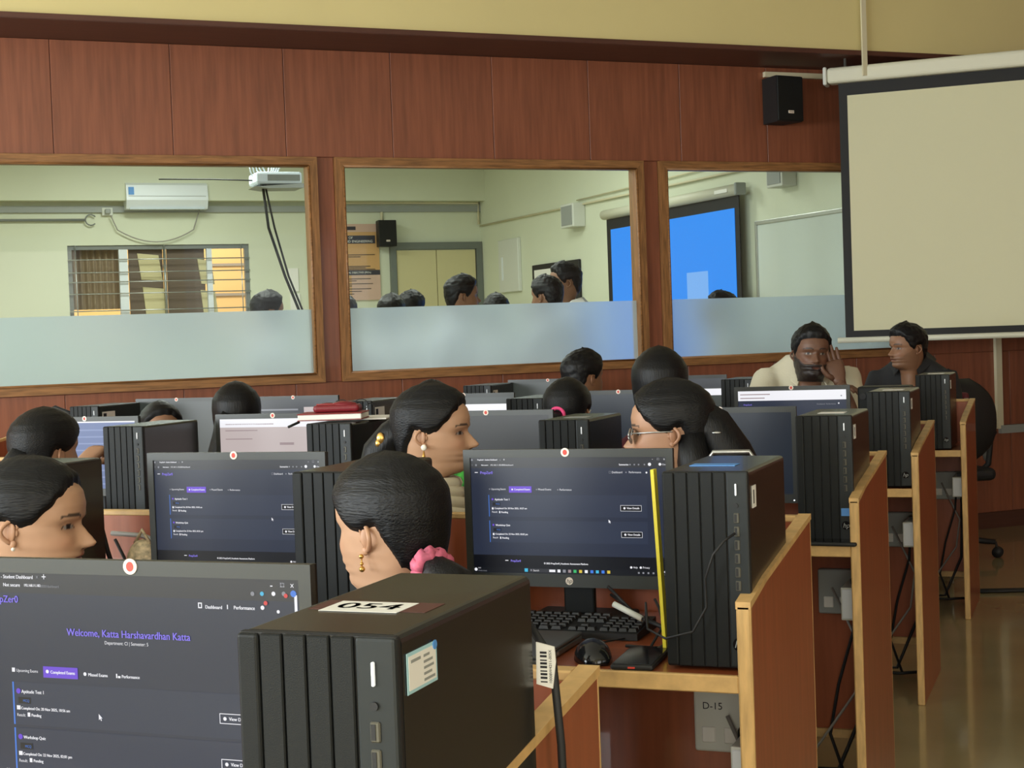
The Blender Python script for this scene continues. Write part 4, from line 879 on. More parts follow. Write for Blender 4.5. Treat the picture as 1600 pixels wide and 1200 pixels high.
# ================================================================== PEOPLE
def interp(tab, z):
    if z <= tab[0][0]: return tab[0][1]
    for (a, va), (b, vb) in zip(tab, tab[1:]):
        if z <= b:
            t = (z-a)/(b-a); t = t*t*(3-2*t)*0.5+t*0.5; return va+(vb-va)*t
    return tab[-1][1]
FRONT = [(-0.45, .17), (-0.16, .16), (-0.06, .19), (-0.02, .30), (0.0, .37), (0.05, .43), (0.09, .435), (0.125, .415), (0.165, .45), (0.195, .437), (0.225, .462), (0.27, .445), (0.33, .44), (0.42, .425), (0.485, .415), (0.55, .448), (0.65, .455), (0.75, .43), (0.85, .355), (0.92, .26), (0.97, .15), (1.0, .0)]
BACK = [(-0.45, .27), (-0.16, .24), (0.0, .27), (0.12, .33), (0.25, .39), (0.4, .435), (0.55, .46), (0.7, .455), (0.8, .41), (0.88, .33), (0.94, .23), (0.98, .12), (1.0, .0)]
WIDTH = [(-0.45, .29), (-0.3, .235), (-0.16, .225), (-0.06, .235), (0.0, .245), (0.08, .265), (0.2, .295), (0.33, .32), (0.45, .335), (0.6, .345), (0.72, .335), (0.82, .285), (0.9, .21), (0.96, .125), (1.0, .0)]
NOSE = [(0.255, .0), (0.28, .045), (0.305, .115), (0.335, .135), (0.37, .11), (0.43, .065), (0.485, .03), (0.53, .0)]
NSIG = [(0.25, .075), (0.30, .075), (0.35, .055), (0.42, .04), (0.5, .038)]
def head_point(th, z):
    """face towards +x; z in head heights; returns x, y"""
    f = interp(FRONT, z); b = interp(BACK, z); w = interp(WIDTH, z)
    c, s = math.cos(th), math.sin(th)
    e = 0.88
    ex = f if c >= 0 else b
    x = ex*math.copysign(abs(c)**e, c); y = w*math.copysign(abs(s)**e, s)
    # jaw tapers to the chin
    if c > 0 and z < 0.3 and z > -0.03:
        k = (0.3-z)/0.33*c; y *= 1-0.28*k*c
    if c > 0:
        x += interp(NOSE, z)*math.exp(-(y/interp(NSIG, z))**2)
        for sy in (-1, 1):
            x -= 0.040*math.exp(-((y-0.14*sy)/0.085)**2-((z-0.475)/0.055)**2)      # eye socket
            x += 0.028*math.exp(-((y-0.14*sy)/0.055)**2-((z-0.475)/0.030)**2)      # eyeball and lids
            x += 0.014*math.exp(-((y-0.14*sy)/0.10)**2-((z-0.555)/0.03)**2)        # brow ridge
            x += 0.016*math.exp(-((y-0.19*sy)/0.07)**2-((z-0.36)/0.07)**2)         # cheek
            x -= 0.012*math.exp(-((y-0.07*sy)/0.02)**2-((z-0.30)/0.02)**2)         # beside the nostril
        x -= 0.022*math.exp(-(y/0.12)**2-((z-0.196)/0.011)**2)                     # mouth line
    return x, y
HAIRLINE = {
 'pulled': [(0, .80), (25, .775), (45, .70), (62, .58), (76, .47), (88, .44), (104, .50), (116, .34), (135, .16), (180, .05)],
 'man': [(0, .76), (30, .755), (50, .72), (62, .60), (74, .46), (84, .40), (92, .50), (106, .52), (116, .34), (140, .16), (180, .08)],
 'loose': [(0, .82), (25, .78), (45, .66), (60, .45), (75, .1), (90, -.1), (120, -.3), (180, -.4)],
}
def paint(p, th, z, y, sk, beard, lips):
    c = list(sk)
    def mix(col, a):
        for i in range(3): c[i] = c[i]*(1-a)+col[i]*a
    n = noise.noise(Vector(p)*60.0)*0.05; c = [v*(1+n) for v in c]
    front = math.cos(th) > 0
    if front:
        ay = abs(y)
        blush = math.exp(-((ay-.19)/.08)**2-((z-.34)/.07)**2); mix((sk[0]*1.06, sk[1]*.84, sk[2]*.78), 0.5*blush)
        d = ((ay-.14)/.072)**2+((z-.47)/.040)**2
        mix((sk[0]*.55, sk[1]*.46, sk[2]*.42), 0.45*math.exp(-max(0, d-.8)))
        zc = .476-0.012*((ay-.14)/.06)**2
        d = ((ay-.14)/.054)**2+((z-zc)/.0165)**2
        if d < 1: c = [.25, .22, .20]
        di = ((ay-.145)/.024)**2+((z-zc)/.024)**2
        if d < 1.05 and di < 1: c = [.012, .009, .008]
        if 1.0 <= d < 1.75 and z > zc-0.002: c = [.02, .014, .012]
        bz = .563+0.016*(1-((ay-.15)/.085)**2)
        if .055 < ay < .245 and abs(z-bz) < .014*(1.25-(ay-.05)*3.2): mix((.012, .009, .008), .88)
        if abs(z-.197) < .042 and ay < .105*(1-abs(z-.197)/.05):
            mix(lips, .75)
            if abs(z-.197) < .007: mix((.05, .015, .012), .85)
        if ((ay-.045)/.018)**2+((z-.277)/.010)**2 < 1: mix((.03, .012, .01), .8)
        if beard:
            bl = (z < .262-0.10*max(0, 1-abs(abs(th)-.0)/.25)*0+0.26*max(0, (abs(th)-0.75)) and z > -.09 and abs(th) < 1.75)
            if z > .46: bl = bl and abs(th) > 1.25
            lip = abs(z-.19) < .024 and ay < .085*(1-abs(z-.19)/.04)
            if bl and not lip: mix((.012, .010, .010), beard)
    elif beard and z < .45 and abs(th) < 1.78 and z > -.09: mix((.012, .010, .010), beard)
    return (max(0, c[0]), max(0, c[1]), max(0, c[2]), 1)
def ear_geo(mb, H, side, cols, sk):
    """ear as rim tube, hollow and lobe at the side of the head"""
    n0 = len(mb.v)
    yb = .318*side
    path = []
    for i in range(15):
        a = rad(-150+i*20); path.append(Vector((-.065+.060*math.cos(PI-a)*0.9-.0, yb+side*(.042+.022*math.sin((i/14)*PI)), .425+.10*math.sin(a)*1.0)))
    path = [Vector((-.03-.075*math.sin(PI*t)**0.8-.01, yb+side*(.02+.045*math.sin(PI*t)), .335+.195*t+0.0)) for t in [i/12 for i in range(13)]] + [Vector((0.0, yb+side*.03, .525)), Vector((0.012, yb+side*.015, .475)), Vector((-.01, yb+side*.012, .44))]
    mb.tube([p*H for p in path], [.016*H]+[.019*H]*11+[.018*H]*2+[.014*H]*2, 8)
    mtx = Matrix.Rotation(0.5*side, 3, 'Z')
    mb.ball(Vector((-.045, yb+side*.015, .43))*H, .052*H, .022*H, .088*H, 12, 8, mtx)
    mb.ball(Vector((-.022, yb+side*.022, .335))*H, .030*H, .018*H, .034*H, 10, 7)
    mb.ball(Vector((.006, yb+side*.022, .425))*H, .016*H, .014*H, .030*H, 8, 6)
    for i in range(n0, len(mb.v)): cols.append((sk[0]*.92, sk[1]*.86, sk[2]*.82, 1))
def hand_geo(mb, m4, side=1, curl=0.5, point=False, spread=0.1):
    """palm along +x from the wrist, fingers beyond; m4 places it"""
    n0 = len(mb.v); b = MB()
    rings = []
    for i, (x, hw, ht) in enumerate(((-.02, .024, .020), (.0, .027, .019), (.025, .036, .017), (.055, .041, .015), (.082, .041, .013), (.092, .034, .010))):
        rings.append([Vector((x, hw*math.copysign(abs(math.cos(a))**.7, math.cos(a)), ht*math.copysign(abs(math.sin(a))**.8, math.sin(a)))) for a in [2*PI*k/16 for k in range(16)]])
    b.loft(rings)
    for j, (y, L) in enumerate(((.030, .072), (.010, .080), (-.010, .075), (-.029, .058))):
        cu_ = curl if not (point and j == 0) else 0.05
        if point and j: cu_ = 1.25
        p = Vector((.084, y*side, 0)); ang = cu_*0.35; pts = [p-Vector((.02, 0, 0)), p.copy()]
        for kf in (.42, .32, .26):
            ang += cu_*0.62 if kf != .42 else cu_*0.4
            p = p+Vector((math.cos(ang)*L*kf, (spread*y*8)*L*kf*side, -math.sin(ang)*L*kf)); pts.append(p.copy())
        b.tube(pts, [.0095, .0095, .0088, .0078, .0052], 8)
    tp = [Vector((.012, .020*side, -.004)), Vector((.034, .043*side, -.012)), Vector((.060, .056*side, -.020-.012*curl)), Vector((.080, .054*side, -.026-.02*curl))]
    b.tube(tp, [.013, .012, .0095, .006], 8)
    mb.add([m4 @ Vector(v) for v in b.v], b.f, True); return n0
def remesh(mb, vox, name, smooth_iter=2, fold=0.0, seed=0):
    me = mb.mesh(name); o = bpy.data.objects.new(name, me)
    md = o.modifiers.new('r', 'REMESH'); md.mode = 'VOXEL'; md.voxel_size = vox
    ms = o.modifiers.new('s', 'SMOOTH'); ms.iterations = smooth_iter; ms.factor = 0.5
    out = eval_mesh(o); out.name = name
    bpy.data.objects.remove(o); bpy.data.meshes.remove(me)
    if fold:
        n = len(out.vertices); co = [0.0]*(3*n); no = [0.0]*(3*n)
        out.vertices.foreach_get('co', co); out.vertices.foreach_get('normal', no)
        for i in range(n):
            q = Vector((co[3*i]*9, co[3*i+1]*9, co[3*i+2]*4+seed)); k = fold*(noise.noise(q)+0.5*noise.noise(q*2.3))
            for j in range(3): co[3*i+j] += no[3*i+j]*k
        out.vertices.foreach_set('co', co); out.update()
    out.polygons.foreach_set('use_smooth', [True]*len(out.polygons)); return out
SKIN = {'light': (.52, .30, .18), 'mid': (.40, .215, .125), 'dark': (.15, .072, .042), 'tan': (.26, .13, .07)}
def person(label, loc, face, top, H=0.215, skin='mid', hair='pulled', vol=1.0, body=None, garment='navy_cloth', tilt=0.0, nod=0.0, beard=0.0, res=1.0,
           standing=False, arms=None, sleeve='long', lean=0.06, ears=True, female=True, group=None, hand_curl=(0.5, 0.5), sh=1.0, collar=False, point=None):
    """loc: ground point under the head; face/body: world angles; top: height of the crown without hair"""
    p = thing('person', label, 'person', (loc[0], loc[1], 0), face, group)
    body = face if body is None else body
    rb = Matrix.Rotation(body-face, 4, 'Z')                       # body turned against the head
    sk = SKIN[skin]; lips = (sk[0]*.75, sk[1]*.42, sk[2]*.40)
    zc = top-H                                                     # chin height
    hm = Matrix.Translation((0, 0, zc+0.25*H)) @ Euler((tilt, nod, 0)).to_matrix().to_4x4() @ Matrix.Translation((0.0, 0, -0.25*H))
    # ---- head and neck
    nc, nr = int(104*res), int(96*res); mb = MB(); cols = []; grid = []
    zs = []
    for i in range(nr):
        t = i/(nr-1); zs.append(-0.45+1.45*(t if t < .0 else t) if False else -0.45+1.45*(1-(1-t)**1.25))
    ths = []
    for k in range(nc):
        s_ = -1+2*k/nc; ths.append(PI*(0.5*s_+0.5*s_**3))
    vs_ = []
    for z in zs:
        for th in ths:
            x, y = head_point(th, z); q = Vector((x*H, y*H, z*H)); pc = paint(q, th, z, y, sk, beard, lips); cols.append(pc)
            if beard > .5 and pc[0] < .03 and z < .4: q += Vector((x, y, -.1*(z < .08))).normalized()*H*(.022+.01*noise.noise(q*70))
            vs_.append(q)
    fs = [(i*nc+k, i*nc+(k+1) % nc, (i+1)*nc+(k+1) % nc, (i+1)*nc+k) for i in range(nr-1) for k in range(nc)]
    mb.add(vs_, fs, True)
    if ears:
        for sd in (-1, 1): ear_geo(mb, H, sd, cols, sk)
    mb.v = [tuple(hm @ Vector(v)) for v in mb.v]
    # ---- body below the clothes, arms and hands
    zs_ = zc-0.085*sh                                            # shoulder line
    bx = -lean
    def T3(v): return rb @ Vector(v)
    hipz = 0.52 if not standing else 0.92
    def torso(k):
        rings = []
        fw_ = 0.9 if female else 1.0
        prof = [(hipz-0.10, .175, .13), (hipz, .18, .135), (hipz+.35*(zs_-hipz), .15, .105), (hipz+.65*(zs_-hipz), .165, .115), (zs_-.10, .180, .112), (zs_-.045, .185, .095), (zs_-.005, .165, .078), (zs_+.03, .115, .066), (zs_+.06, .075, .062)]
        for (z, hw, hd) in prof:
            t = (z-hipz)/(zs_-hipz)
            rings.append([T3((bx-0.05*(1-t)+(hd+k)*math.cos(a), (hw*fw_+k)*math.sin(a), z)) for a in [2*PI*q/24 for q in range(24)]])
        return rings
    ay = (0.165 if female else 0.182)
    if arms is None:
        if standing: arms = [((0, 1.25*ay, zs_-.30), (0.05, 1.2*ay, zs_-.54)), ((0, -1.25*ay, zs_-.30), (0.05, -1.2*ay, zs_-.54))]
        else: arms = [((0.06, 1.35*ay, zs_-.27), (0.22, 0.6*ay, 0.63)), ((0.06, -1.35*ay, zs_-.27), (0.22, -0.6*ay, 0.63))]
    bb = MB(); gb = MB(); tb = MB()
    bb.loft(torso(-0.012)); gb.loft(torso(0.012))
    hands = []
    for i, (el, wr) in enumerate(arms):
        sd = 1 if i == 0 else -1
        s0 = T3((bx, sd*ay*0.92, zs_-.035)); e = T3(el); w_ = T3(wr)
        if isinstance(el, tuple) and len(el) == 4: e = Vector(el[:3]); w_ = Vector(wr[:3])
        mid = (s0+e)/2; mf = (e+w_)/2
        bb.tube([s0, mid, e, mf, w_], [.046, .043, .036, .036, .025], 12)
        if sleeve == 'long': gb.tube([s0, mid, e, mf, e.lerp(w_, .95)], [.062, .056, .049, .046, .037], 12)
        else: gb.tube([s0, mid, s0.lerp(e, .8)], [.066, .066, .066], 12)
        d = (w_-e).normalized(); hands.append((w_, d, sd))
    if standing:
        for sd in (-1, 1): tb.tube([T3((bx-.03, .09*sd, hipz+.03)), T3((bx, .10*sd, .5)), T3((bx-.02, .10*sd, .04))], [.095, .068, .055], 12); tb.tube([T3((bx-.06, .10*sd, .035)), T3((bx+.14, .11*sd, .03))], [.036, .03], 10)
    else:
        for sd in (-1, 1):
            tb.tube([T3((bx-.05, .09*sd, .53)), T3((bx+.16, .10*sd, .525)), T3((bx+.33, .10*sd, .51)), T3((bx+.37, .10*sd, .30)), T3((bx+.35, .10*sd, .05))], [.088, .08, .062, .058, .05], 12)
            tb.tube([T3((bx+.29, .10*sd, .035)), T3((bx+.50, .11*sd, .03))], [.036, .03], 10)
        tb.ball(T3((bx-.06, 0, .53)), .13, .16, .09)
    bm_ = remesh(bb, 0.016, 'b', 2)
    n0 = len(mb.v); mb.add([v.co for v in bm_.vertices], [tuple(f.vertices) for f in bm_.polygons], True); bpy.data.meshes.remove(bm_)
    for i, (w_, d, sd) in enumerate(hands):
        up_ = Vector((0, 0, 1)) if abs(d.z) < .8 else T3((-1, 0, 0)).to_3d()
        yv = up_.cross(d).normalized(); zv = d.cross(yv)
        m4 = Matrix.Translation(w_) @ Matrix((d, yv, zv)).transposed().to_4x4()
        hand_geo(mb, m4, -sd, hand_curl[i], point == i)
    while len(cols) < len(mb.v): cols.append((sk[0]*.9, sk[1]*.88, sk[2]*.86, 1))
    me = mb.mesh('body'); at = me.color_attributes.new('Col', 'FLOAT_COLOR', 'POINT')
    at.data.foreach_set('color', [c for q in cols for c in q])
    bo = obj('body', me, 'skin', p)
    # ---- hair shell
    if hair:
        hl = HAIRLINE[hair]; hv = []; keep = []; nc2, nr2 = int(110*max(res, .7)), int(70*max(res, .7)); z0 = -0.45 if hair == 'loose' else -0.05
        ok = []
        for i in range(nr2):
            z = z0+(1.0-z0)*(1-(1-i/(nr2-1))**1.4)
            for k in range(nc2):
                th = -PI+2*PI*k/nc2; x, y = head_point(th, max(z, -0.2) if hair == 'loose' else z)
                m_ = z-interp(hl, abs(math.degrees(th)))
                m_ += 0.012*noise.noise(Vector((th*9, z*4, loc[0]*5)))
                s_ = min(1, max(0, (m_+0.01)/.10)); s_ = s_*s_*(3-2*s_)
                if hair == 'pulled': t_ = .040+.035*max(0, z-.4)
                elif hair == 'man': t_ = .030+.11*max(0, z-.55)*(1.2+.4*math.cos(th)); t_ += .014*noise.noise(Vector((x*14, y*14, z*14+loc[0])))
                else: t_ = .075+.04*max(0, z-.5)+.07*max(0, .25-z)
                t_ *= vol; t_ += .004*noise.noise(Vector((th*26, z*3.0, 2.0)))
                n_ = Vector((x*1.0, y*1.2, max(0, (z+.2)/1.2)**3*.55+.0001)).normalized() if z < 1 else Vector((0, 0, 1))
                q = Vector((x, y, z))+n_*(t_*s_-.022*(1-s_)); q = q*H; hv.append(hm @ q); ok.append(m_ > -0.035)
        hf = []
        for i in range(nr2-1):
            for k in range(nc2):
                f4 = (i*nc2+k, i*nc2+(k+1) % nc2, (i+1)*nc2+(k+1) % nc2, (i+1)*nc2+k)
                if any(ok[j] for j in f4): hf.append(f4)
        hmsh = MB().add(hv, hf, True)
        obj('hair', hmsh.mesh('hair'), 'hair_combed' if hair == 'pulled' else 'hair', p)
    # ---- clothes
    g = remesh(gb, 0.013, 'top', 3, 0.006, loc[0]); obj('top', g, garment, p)
    obj('trousers', tb.mesh('trousers'), 'trouser_cloth', p)
    if collar:
        cb = MB(); zc0 = zs_; zs_ = zs_-(0.04 if sh < 0 else 0)
        for sd in (-1, 1):
            a0 = [Vector((bx-.055, 0, zs_+.085)), Vector((bx-.035, .062*sd, zs_+.082)), Vector((bx+.03, .07*sd, zs_+.065)), Vector((bx+.088, .03*sd, zs_+.02))]
            a1 = [Vector((bx-.095, 0, zs_+.04)), Vector((bx-.06, .105*sd, zs_+.038)), Vector((bx+.045, .108*sd, zs_+.018)), Vector((bx+.13, .062*sd, zs_-.035))]
            n_ = len(a0); up2 = Vector((0, 0, .008))
            cb.add([T3(v) for v in a0+a1]+[T3(v+up2) for v in a0+a1], [(i, i+1, n_+i+1, n_+i) for i in range(n_-1)]+[(2*n_+i, 3*n_+i, 3*n_+i+1, 2*n_+i+1) for i in range(n_-1)]+[(n_+i, n_+i+1, 3*n_+i+1, 3*n_+i) for i in range(n_-1)]+[(i, 2*n_+i, 2*n_+i+1, i+1) for i in range(n_-1)]+[(n_-1, 2*n_-1+0, 4*n_-1, 3*n_-1)])
        cb.build('collar', garment, p)
    p['_hm'] = 0; del p['_hm']
    return p, hm, H
def strands(pr, name, path, radii, m='hair', seg=18, rip=0.06):
    """a lock or ponytail along a path given in head units of person pr"""
    p, hm, H = pr; b = MB(); b.tube([hm @ (Vector(q)*H) for q in path], [r if not isinstance(r, tuple) else r for r in [(a*H if not isinstance(a, tuple) else (a[0]*H, a[1]*H)) for a in radii]], seg)
    out = []
    for i, v in enumerate(b.v):
        k = i % seg; c_ = hm @ (Vector(path[min(i//seg, len(path)-1)])*H); v = Vector(v); out.append(v+(v-c_)*rip*math.sin(k*2.4+i//seg*.3))
    b.v = [tuple(v) for v in out]; return b.build(name, m, p)
def local(pr, v): p, hm, H = pr; return hm @ (Vector(v)*H)
DEG = rad

# --- girl at the left edge, in profile to the right
P = person('girl at the left edge in profile, small earring, dark hair tied back', (-1.858, 2.32), DEG(19), 1.112, 0.218, 'light', 'pulled', 0.95, DEG(75), 'teal_cloth', nod=0.08)
strands(P, 'hair_tail', [(-.30, 0, .45), (-.48, 0, .38), (-.55, 0, .15), (-.52, 0, -.2), (-.48, 0, -.55)], [.16, .15, .13, .12, .07])
MB().ball(local(P, (-.01, -.365, .295)), 0.0035).build('earring', 'pearl', P[0])
seat('maroon chair under the girl at the left edge', -1.94, 2.12, DEG(90))
# --- girl with scrunchie
P = person('girl with low ponytail in a pink scrunchie, seen from behind', (-1.074, 2.24), DEG(163), 1.120, 0.210, 'light', 'pulled', 1.05, DEG(100), 'navy_cloth', nod=0.05, tilt=-0.03)
strands(P, 'ponytail', [(-.38, .10, .22), (-.54, .15, .17), (-.70, .19, .07), (-.82, .22, -.12), (-.86, .24, -.45), (-.82, .24, -.8)], [.10, .12, .17, .18, .14, .06])
sc = MB(); c0 = Vector((-.50, .15, .18)); ax = Vector((-.75, .42, -.35)).normalized(); u_ = ax.cross(Vector((0, 0, 1))).normalized(); w_ = ax.cross(u_)
ring = []
for i in range(41):
    a = 2*PI*i/40; ring.append(local(P, c0+u_*math.cos(a)*.112+w_*math.sin(a)*.112+ax*.025*math.sin(a*9)))
sc.tube(ring, [0.0115+0.003*math.sin(i*1.7) for i in range(41)], 10); sc.build('scrunchie', 'pink_cloth', P[0])
e_ = MB().ball(local(P, (-.01, .375, .30)), 0.004).build('earring', 'gold', P[0]); MB().ball(local(P, (-.01, .378, .245)), 0.003).ball(local(P, (-.01, .38, .205)), 0.0048).tube([local(P, (-.01, .375, .29)), local(P, (-.01, .38, .21))], 0.0012, 5).build('earring_drop', 'gold', e_)
P2 = MB().ball(local(P, (-.01, -.375, .30)), 0.004).build('earring', 'gold', P[0])
seat('maroon chair under the girl with the scrunchie', -1.02, 2.0, DEG(90))
# --- woman in profile with scarf
P = person('woman in profile facing right, large earring and cream scarf', (-1.562, 3.50), DEG(10), 1.186, 0.207, 'light', 'pulled', 1.35, DEG(30), 'cream_cloth', nod=0.03)
strands(P, 'hair_tail', [(-.28, 0, .55), (-.50, .02, .42), (-.66, .0, .22), (-.74, .0, -.05), (-.72, 0, -.5)], [.20, .20, .21, .19, .10])
MB().ball(local(P, (-.60, -.17, .40)), 0.011, 0.006, 0.016).ball(local(P, (-.63, -.17, .34)), 0.008, 0.006, 0.012).build('hair_clip', 'gold', P[0])
e_ = MB().ball(local(P, (-.012, -.385, .315)), 0.0075, .004, .0075).build('earring', 'pearl', P[0]); MB().tube([local(P, (-.012, -.385, .28)), local(P, (-.012, -.39, .22)), local(P, (-.012, -.39, .19))], [.001, .004, .0055], 8).build('earring_drop', 'gold', e_)
sc = MB(); H_ = P[2]
for j in range(7):
    rr_ = []
    for i in range(25):
        a = 2*PI*i/24; rr_.append(local(P, (-.02+(.30+.05*j)*math.cos(a)*1.0, (.30+.05*j)*math.sin(a), -.14-.10*j+.05*math.cos(a+j*.7)-.05*math.cos(a))))
    sc.tube(rr_, 0.017, 8)
sc.build('scarf', 'cream_cloth', P[0])
seat('maroon chair under the woman with the cream scarf', -1.60, 3.42, DEG(40))
tag(MB().rbox(-0.03, 0.03, -0.004, 0.004, -0.05, 0.05, 0.003).build('lanyard_card', 'leaf_cloth', None, (-1.60, 3.76, 0.945), 0.25), 'bright green patterned card beside the cream scarf', 'card')
# --- girl with glasses
P = person('girl with glasses in profile facing left, long dark hair clipped back', (-0.975, 3.62), DEG(190), 1.178, 0.212, 'mid', 'pulled', 1.45, DEG(120), 'black_cloth', nod=0.06)
strands(P, 'long_hair', [(-.20, 0, .60), (-.45, 0, .45), (-.60, 0, .15), (-.70, 0, -.15), (-.72, 0, -.6), (-.70, 0, -1.0)], [.27, .27, .29, .31, .28, .15])
for sy in (-1, 1): strands(P, 'side_lock', [(-.22, .20*sy, .42), (-.24, .24*sy, .12), (-.26, .26*sy, -.2), (-.30, .24*sy, -.6)], [.17, .19, .20, .14])
for sy in (-1, 1):
    ring = [local(P, (.475-.02*abs(math.sin(a)), sy*(.155+.105*math.cos(a)), .455+.085*math.sin(a))) for a in [2*PI*i/18 for i in range(19)]]
    r_ = MB().tube(ring, 0.0016, 6).build('glasses_rim', 'steel', P[0]); MB().add(ring[:-1], [tuple(range(18))]).build('lens', 'glasses_lens', r_)
    MB().tube([local(P, (.44, sy*.27, .49)), local(P, (.2, sy*.36, .49)), local(P, (-.04, sy*.37, .48))], 0.0018, 6).build('glasses_temple', 'steel', P[0])
MB().tube([local(P, (.49, -.05, .47)), local(P, (.50, 0, .48)), local(P, (.49, .05, .47))], 0.0016, 6).build('glasses_bridge', 'steel', P[0])
MB().ball(local(P, (-.52, .26, .42)), .012, .006, .004).build('hair_clip', 'steel', P[0])
sc_ = seat('maroon chair with steel frame under the girl with glasses', -0.95, 3.56, DEG(100))
MB().tube([(-0.236, -0.19, 0.88), (-0.24, -0.19, 1.02), (-0.24, -0.18, 1.035), (-0.24, -0.10, 1.035), (-0.24, -0.09, 1.02), (-0.236, -0.09, 0.92)], 0.005, 8).build('frame_arch', 'steel', sc_)
# --- woman with long dark hair behind her
P = person('woman with smooth long black hair seen from behind, in maroon', (-1.395, 5.03), DEG(108), 1.236, 0.225, 'mid', 'loose', 1.15, DEG(95), 'maroon_cloth', res=.6)
strands(P, 'long_hair', [(-.20, 0, .45), (-.36, 0, .2), (-.42, 0, -.2), (-.42, 0, -.6), (-.40, 0, -1.1)], [(.30, .36), (.30, .40), (.24, .42), (.2, .4), (.12, .28)])
seat('maroon chair under the long-haired woman in the middle', -1.40, 4.84, DEG(90))
# --- young man facing right
P = person('young man in cream shirt turned right, short black hair', (-2.13, 6.42), DEG(62), 1.224, 0.210, 'tan', 'man', 1.2, DEG(75), 'cream_cloth', res=.7, female=False, collar=True)
seat('maroon chair under the man with the cream shirt', -2.14, 6.26, DEG(85))
# --- girl with pink hair tie
P = person('girl with hot pink hair tie and glasses, seen from behind', (-1.715, 4.99), DEG(97), 1.148, 0.205, 'mid', 'pulled', 1.3, DEG(92), 'navy_cloth', res=.7)
strands(P, 'ponytail', [(-.42, .06, .48), (-.56, .07, .42), (-.64, .08, .1), (-.62, .08, -.3), (-.58, .08, -.6)], [.08, .10, .13, .12, .05])
ring = [local(P, (-.50, .065+.11*math.cos(a), .465+.11*math.sin(a))) for a in [2*PI*i/20 for i in range(21)]]
MB().tube(ring, 0.0065, 8).build('hair_tie', 'hot_pink', P[0])
for sy in (-1, 1): MB().tube([local(P, (.42, sy*.27, .49)), local(P, (.2, sy*.36, .49)), local(P, (-.04, sy*.385, .48)), local(P, (-.08, sy*.385, .42))], 0.002, 6).build('glasses_temple', 'pearl', P[0])
seat('maroon chair under the girl with the pink hair tie', -1.715, 4.80, DEG(90))
# --- bearded man
zs_b = 1.262-0.245-0.085
P = person('bearded man in pale polo shirt resting his cheek on his hand', (-1.158, 6.58), DEG(-66), 1.300, 0.212, 'dark', 'man', 1.15, DEG(-70), 'polo_cloth', res=1.0, female=False, beard=0.93, tilt=-0.06, sleeve='short', collar=True, sh=-0.42, lean=0.11,
           arms=[((0.17, 0.16, 0.85), (0.085, 0.104, 1.072)), ((0.10, -0.26, 0.90), (0.20, 0.02, 1.02))], hand_curl=(0.35, 0.7))
seat('maroon chair under the bearded man', -1.15, 6.64, DEG(-70))
# --- man in black
P = person('man in black shirt looking left, short black hair', (-0.915, 8.02), DEG(222), 1.286, 0.210, 'tan', 'man', 1.3, DEG(262), 'black_cloth', res=1.0, female=False, beard=0.22, collar=True, lean=0.09, sh=0.1)
seat('maroon chair under the man in black', -0.88, 8.10, DEG(262))
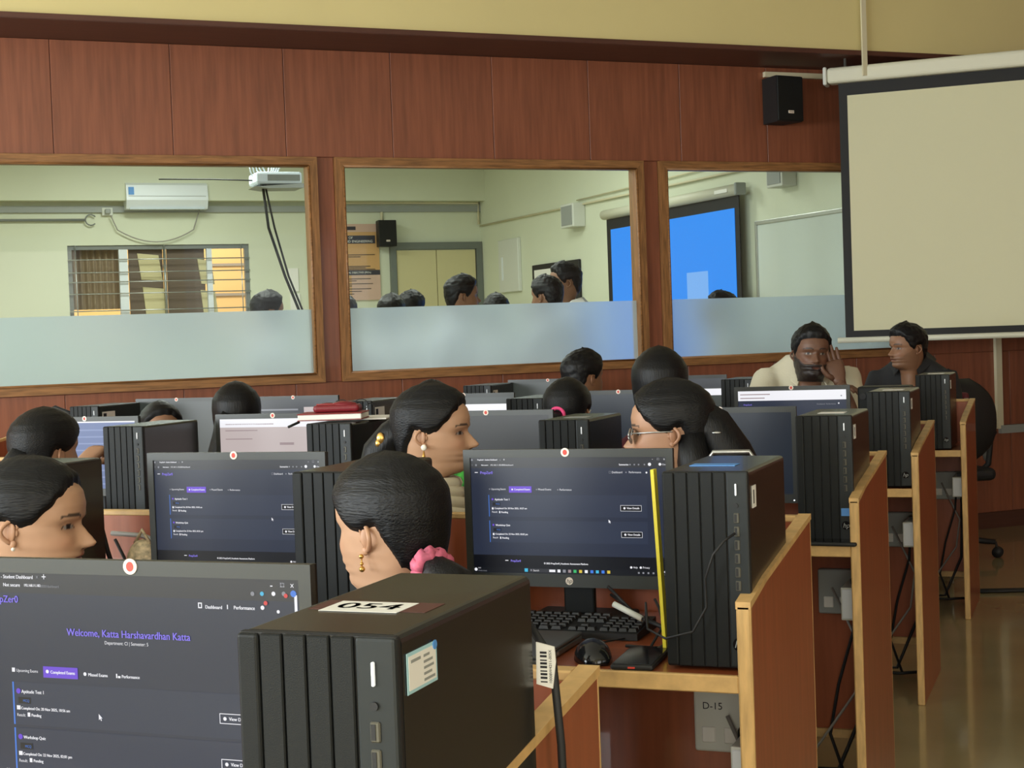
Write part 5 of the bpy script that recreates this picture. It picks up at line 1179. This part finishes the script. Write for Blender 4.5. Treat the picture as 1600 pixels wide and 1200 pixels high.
# --- left background
P = person('person with dark hair at the left, looking at the blue screen', (-2.835, 3.63), DEG(80), 1.138, 0.215, 'mid', 'pulled', 1.45, DEG(70), 'olive_cloth', res=.8,
           arms=[((0.14, 0.34, 0.80), (0.37, 0.385, 0.945)), ((0.06, -0.24, 0.80), (0.22, -0.1, 0.63))], hand_curl=(0.3, 0.5), point=0)
strands(P, 'hair_tail', [(-.30, 0, .5), (-.48, 0, .35), (-.52, 0, 0), (-.5, 0, -.6)], [.2, .2, .18, .1])
seat('maroon chair under the person by the blue screen', -2.88, 3.48, DEG(80))
P = person('person with dark hair, only forehead and crown showing above a tower', (-3.50, 5.20), DEG(315), 1.088, 0.212, 'tan', 'pulled', 1.35, DEG(300), 'black_cloth', res=.7)
seat('maroon chair under the person showing a forehead', -3.55, 5.10, DEG(300))
P = person('person with long straight black hair left of the pink page', (-3.04, 5.02), DEG(115), 1.157, 0.215, 'mid', 'loose', 1.1, DEG(95), 'black_cloth', res=.6)
strands(P, 'long_hair', [(-.20, 0.05, .45), (-.34, .12, .1), (-.40, .26, -.25), (-.42, .36, -.7), (-.40, .38, -1.1)], [(.30, .36), (.28, .42), (.24, .40), (.2, .34), (.1, .2)])
seat('maroon chair under the person with long straight hair', -3.06, 4.84, DEG(90))
P = person('dark-haired head just behind the profile woman\'s hair', (-2.235, 5.02), DEG(115), 1.150, 0.212, 'mid', 'pulled', 1.35, DEG(95), 'navy_cloth', res=.6)
seat('maroon chair under the person behind the profile woman', -2.25, 4.86, DEG(90))
# --- people standing in the next room (w, n, crown height, facing, label)
def wn(w, n): v = R(w, n, 0); return (v.x, v.y)
NR = [((2.311, 9.5), 1.632, DEG(60), 'person beyond the left glass pane, only a rounded crown showing'),
      ((2.62, 8.9), 1.582, DEG(100), 'person cut by the left edge of the middle pane, crown only'),
      ((3.06, 9.3), 1.587, DEG(100), 'left one of two crowns below the tan poster\'s right edge'),
      ((3.347, 9.75), 1.621, DEG(80), 'right one of two crowns in front of the grey door frame'),
      ((3.407, 8.95), 1.685, DEG(40), 'tall person with pale collar standing before the door'),
      ((3.862, 9.5), 1.580, DEG(120), 'low crown beside the electrical panel in the middle pane'),
      ((3.90, 8.75), 1.663, DEG(160), 'dark-haired person in front of the notice board, left of the taller man'),
      ((4.20, 9.12), 1.763, DEG(205), 'man in white collar facing left before the notice board'),
      ((5.417, 9.2), 1.551, DEG(200), 'single crown below the blue projection')]
for i, ((w, n), tz, fc, lb) in enumerate(NR):
    person(lb, wn(w, n), fc, tz, 0.225, 'tan', 'man', 1.2, None, 'white_cloth', res=.5, standing=True, female=False, collar=(i in (4, 7)))

bpy.data.scenes.remove(SCR)
for tpl in (tower0, mon0, seat0):
    for o in [g for c in tpl.children for g in c.children]+[g2 for c in tpl.children for g in c.children for g2 in g.children]+list(tpl.children)+[tpl]: bpy.data.objects.remove(o)
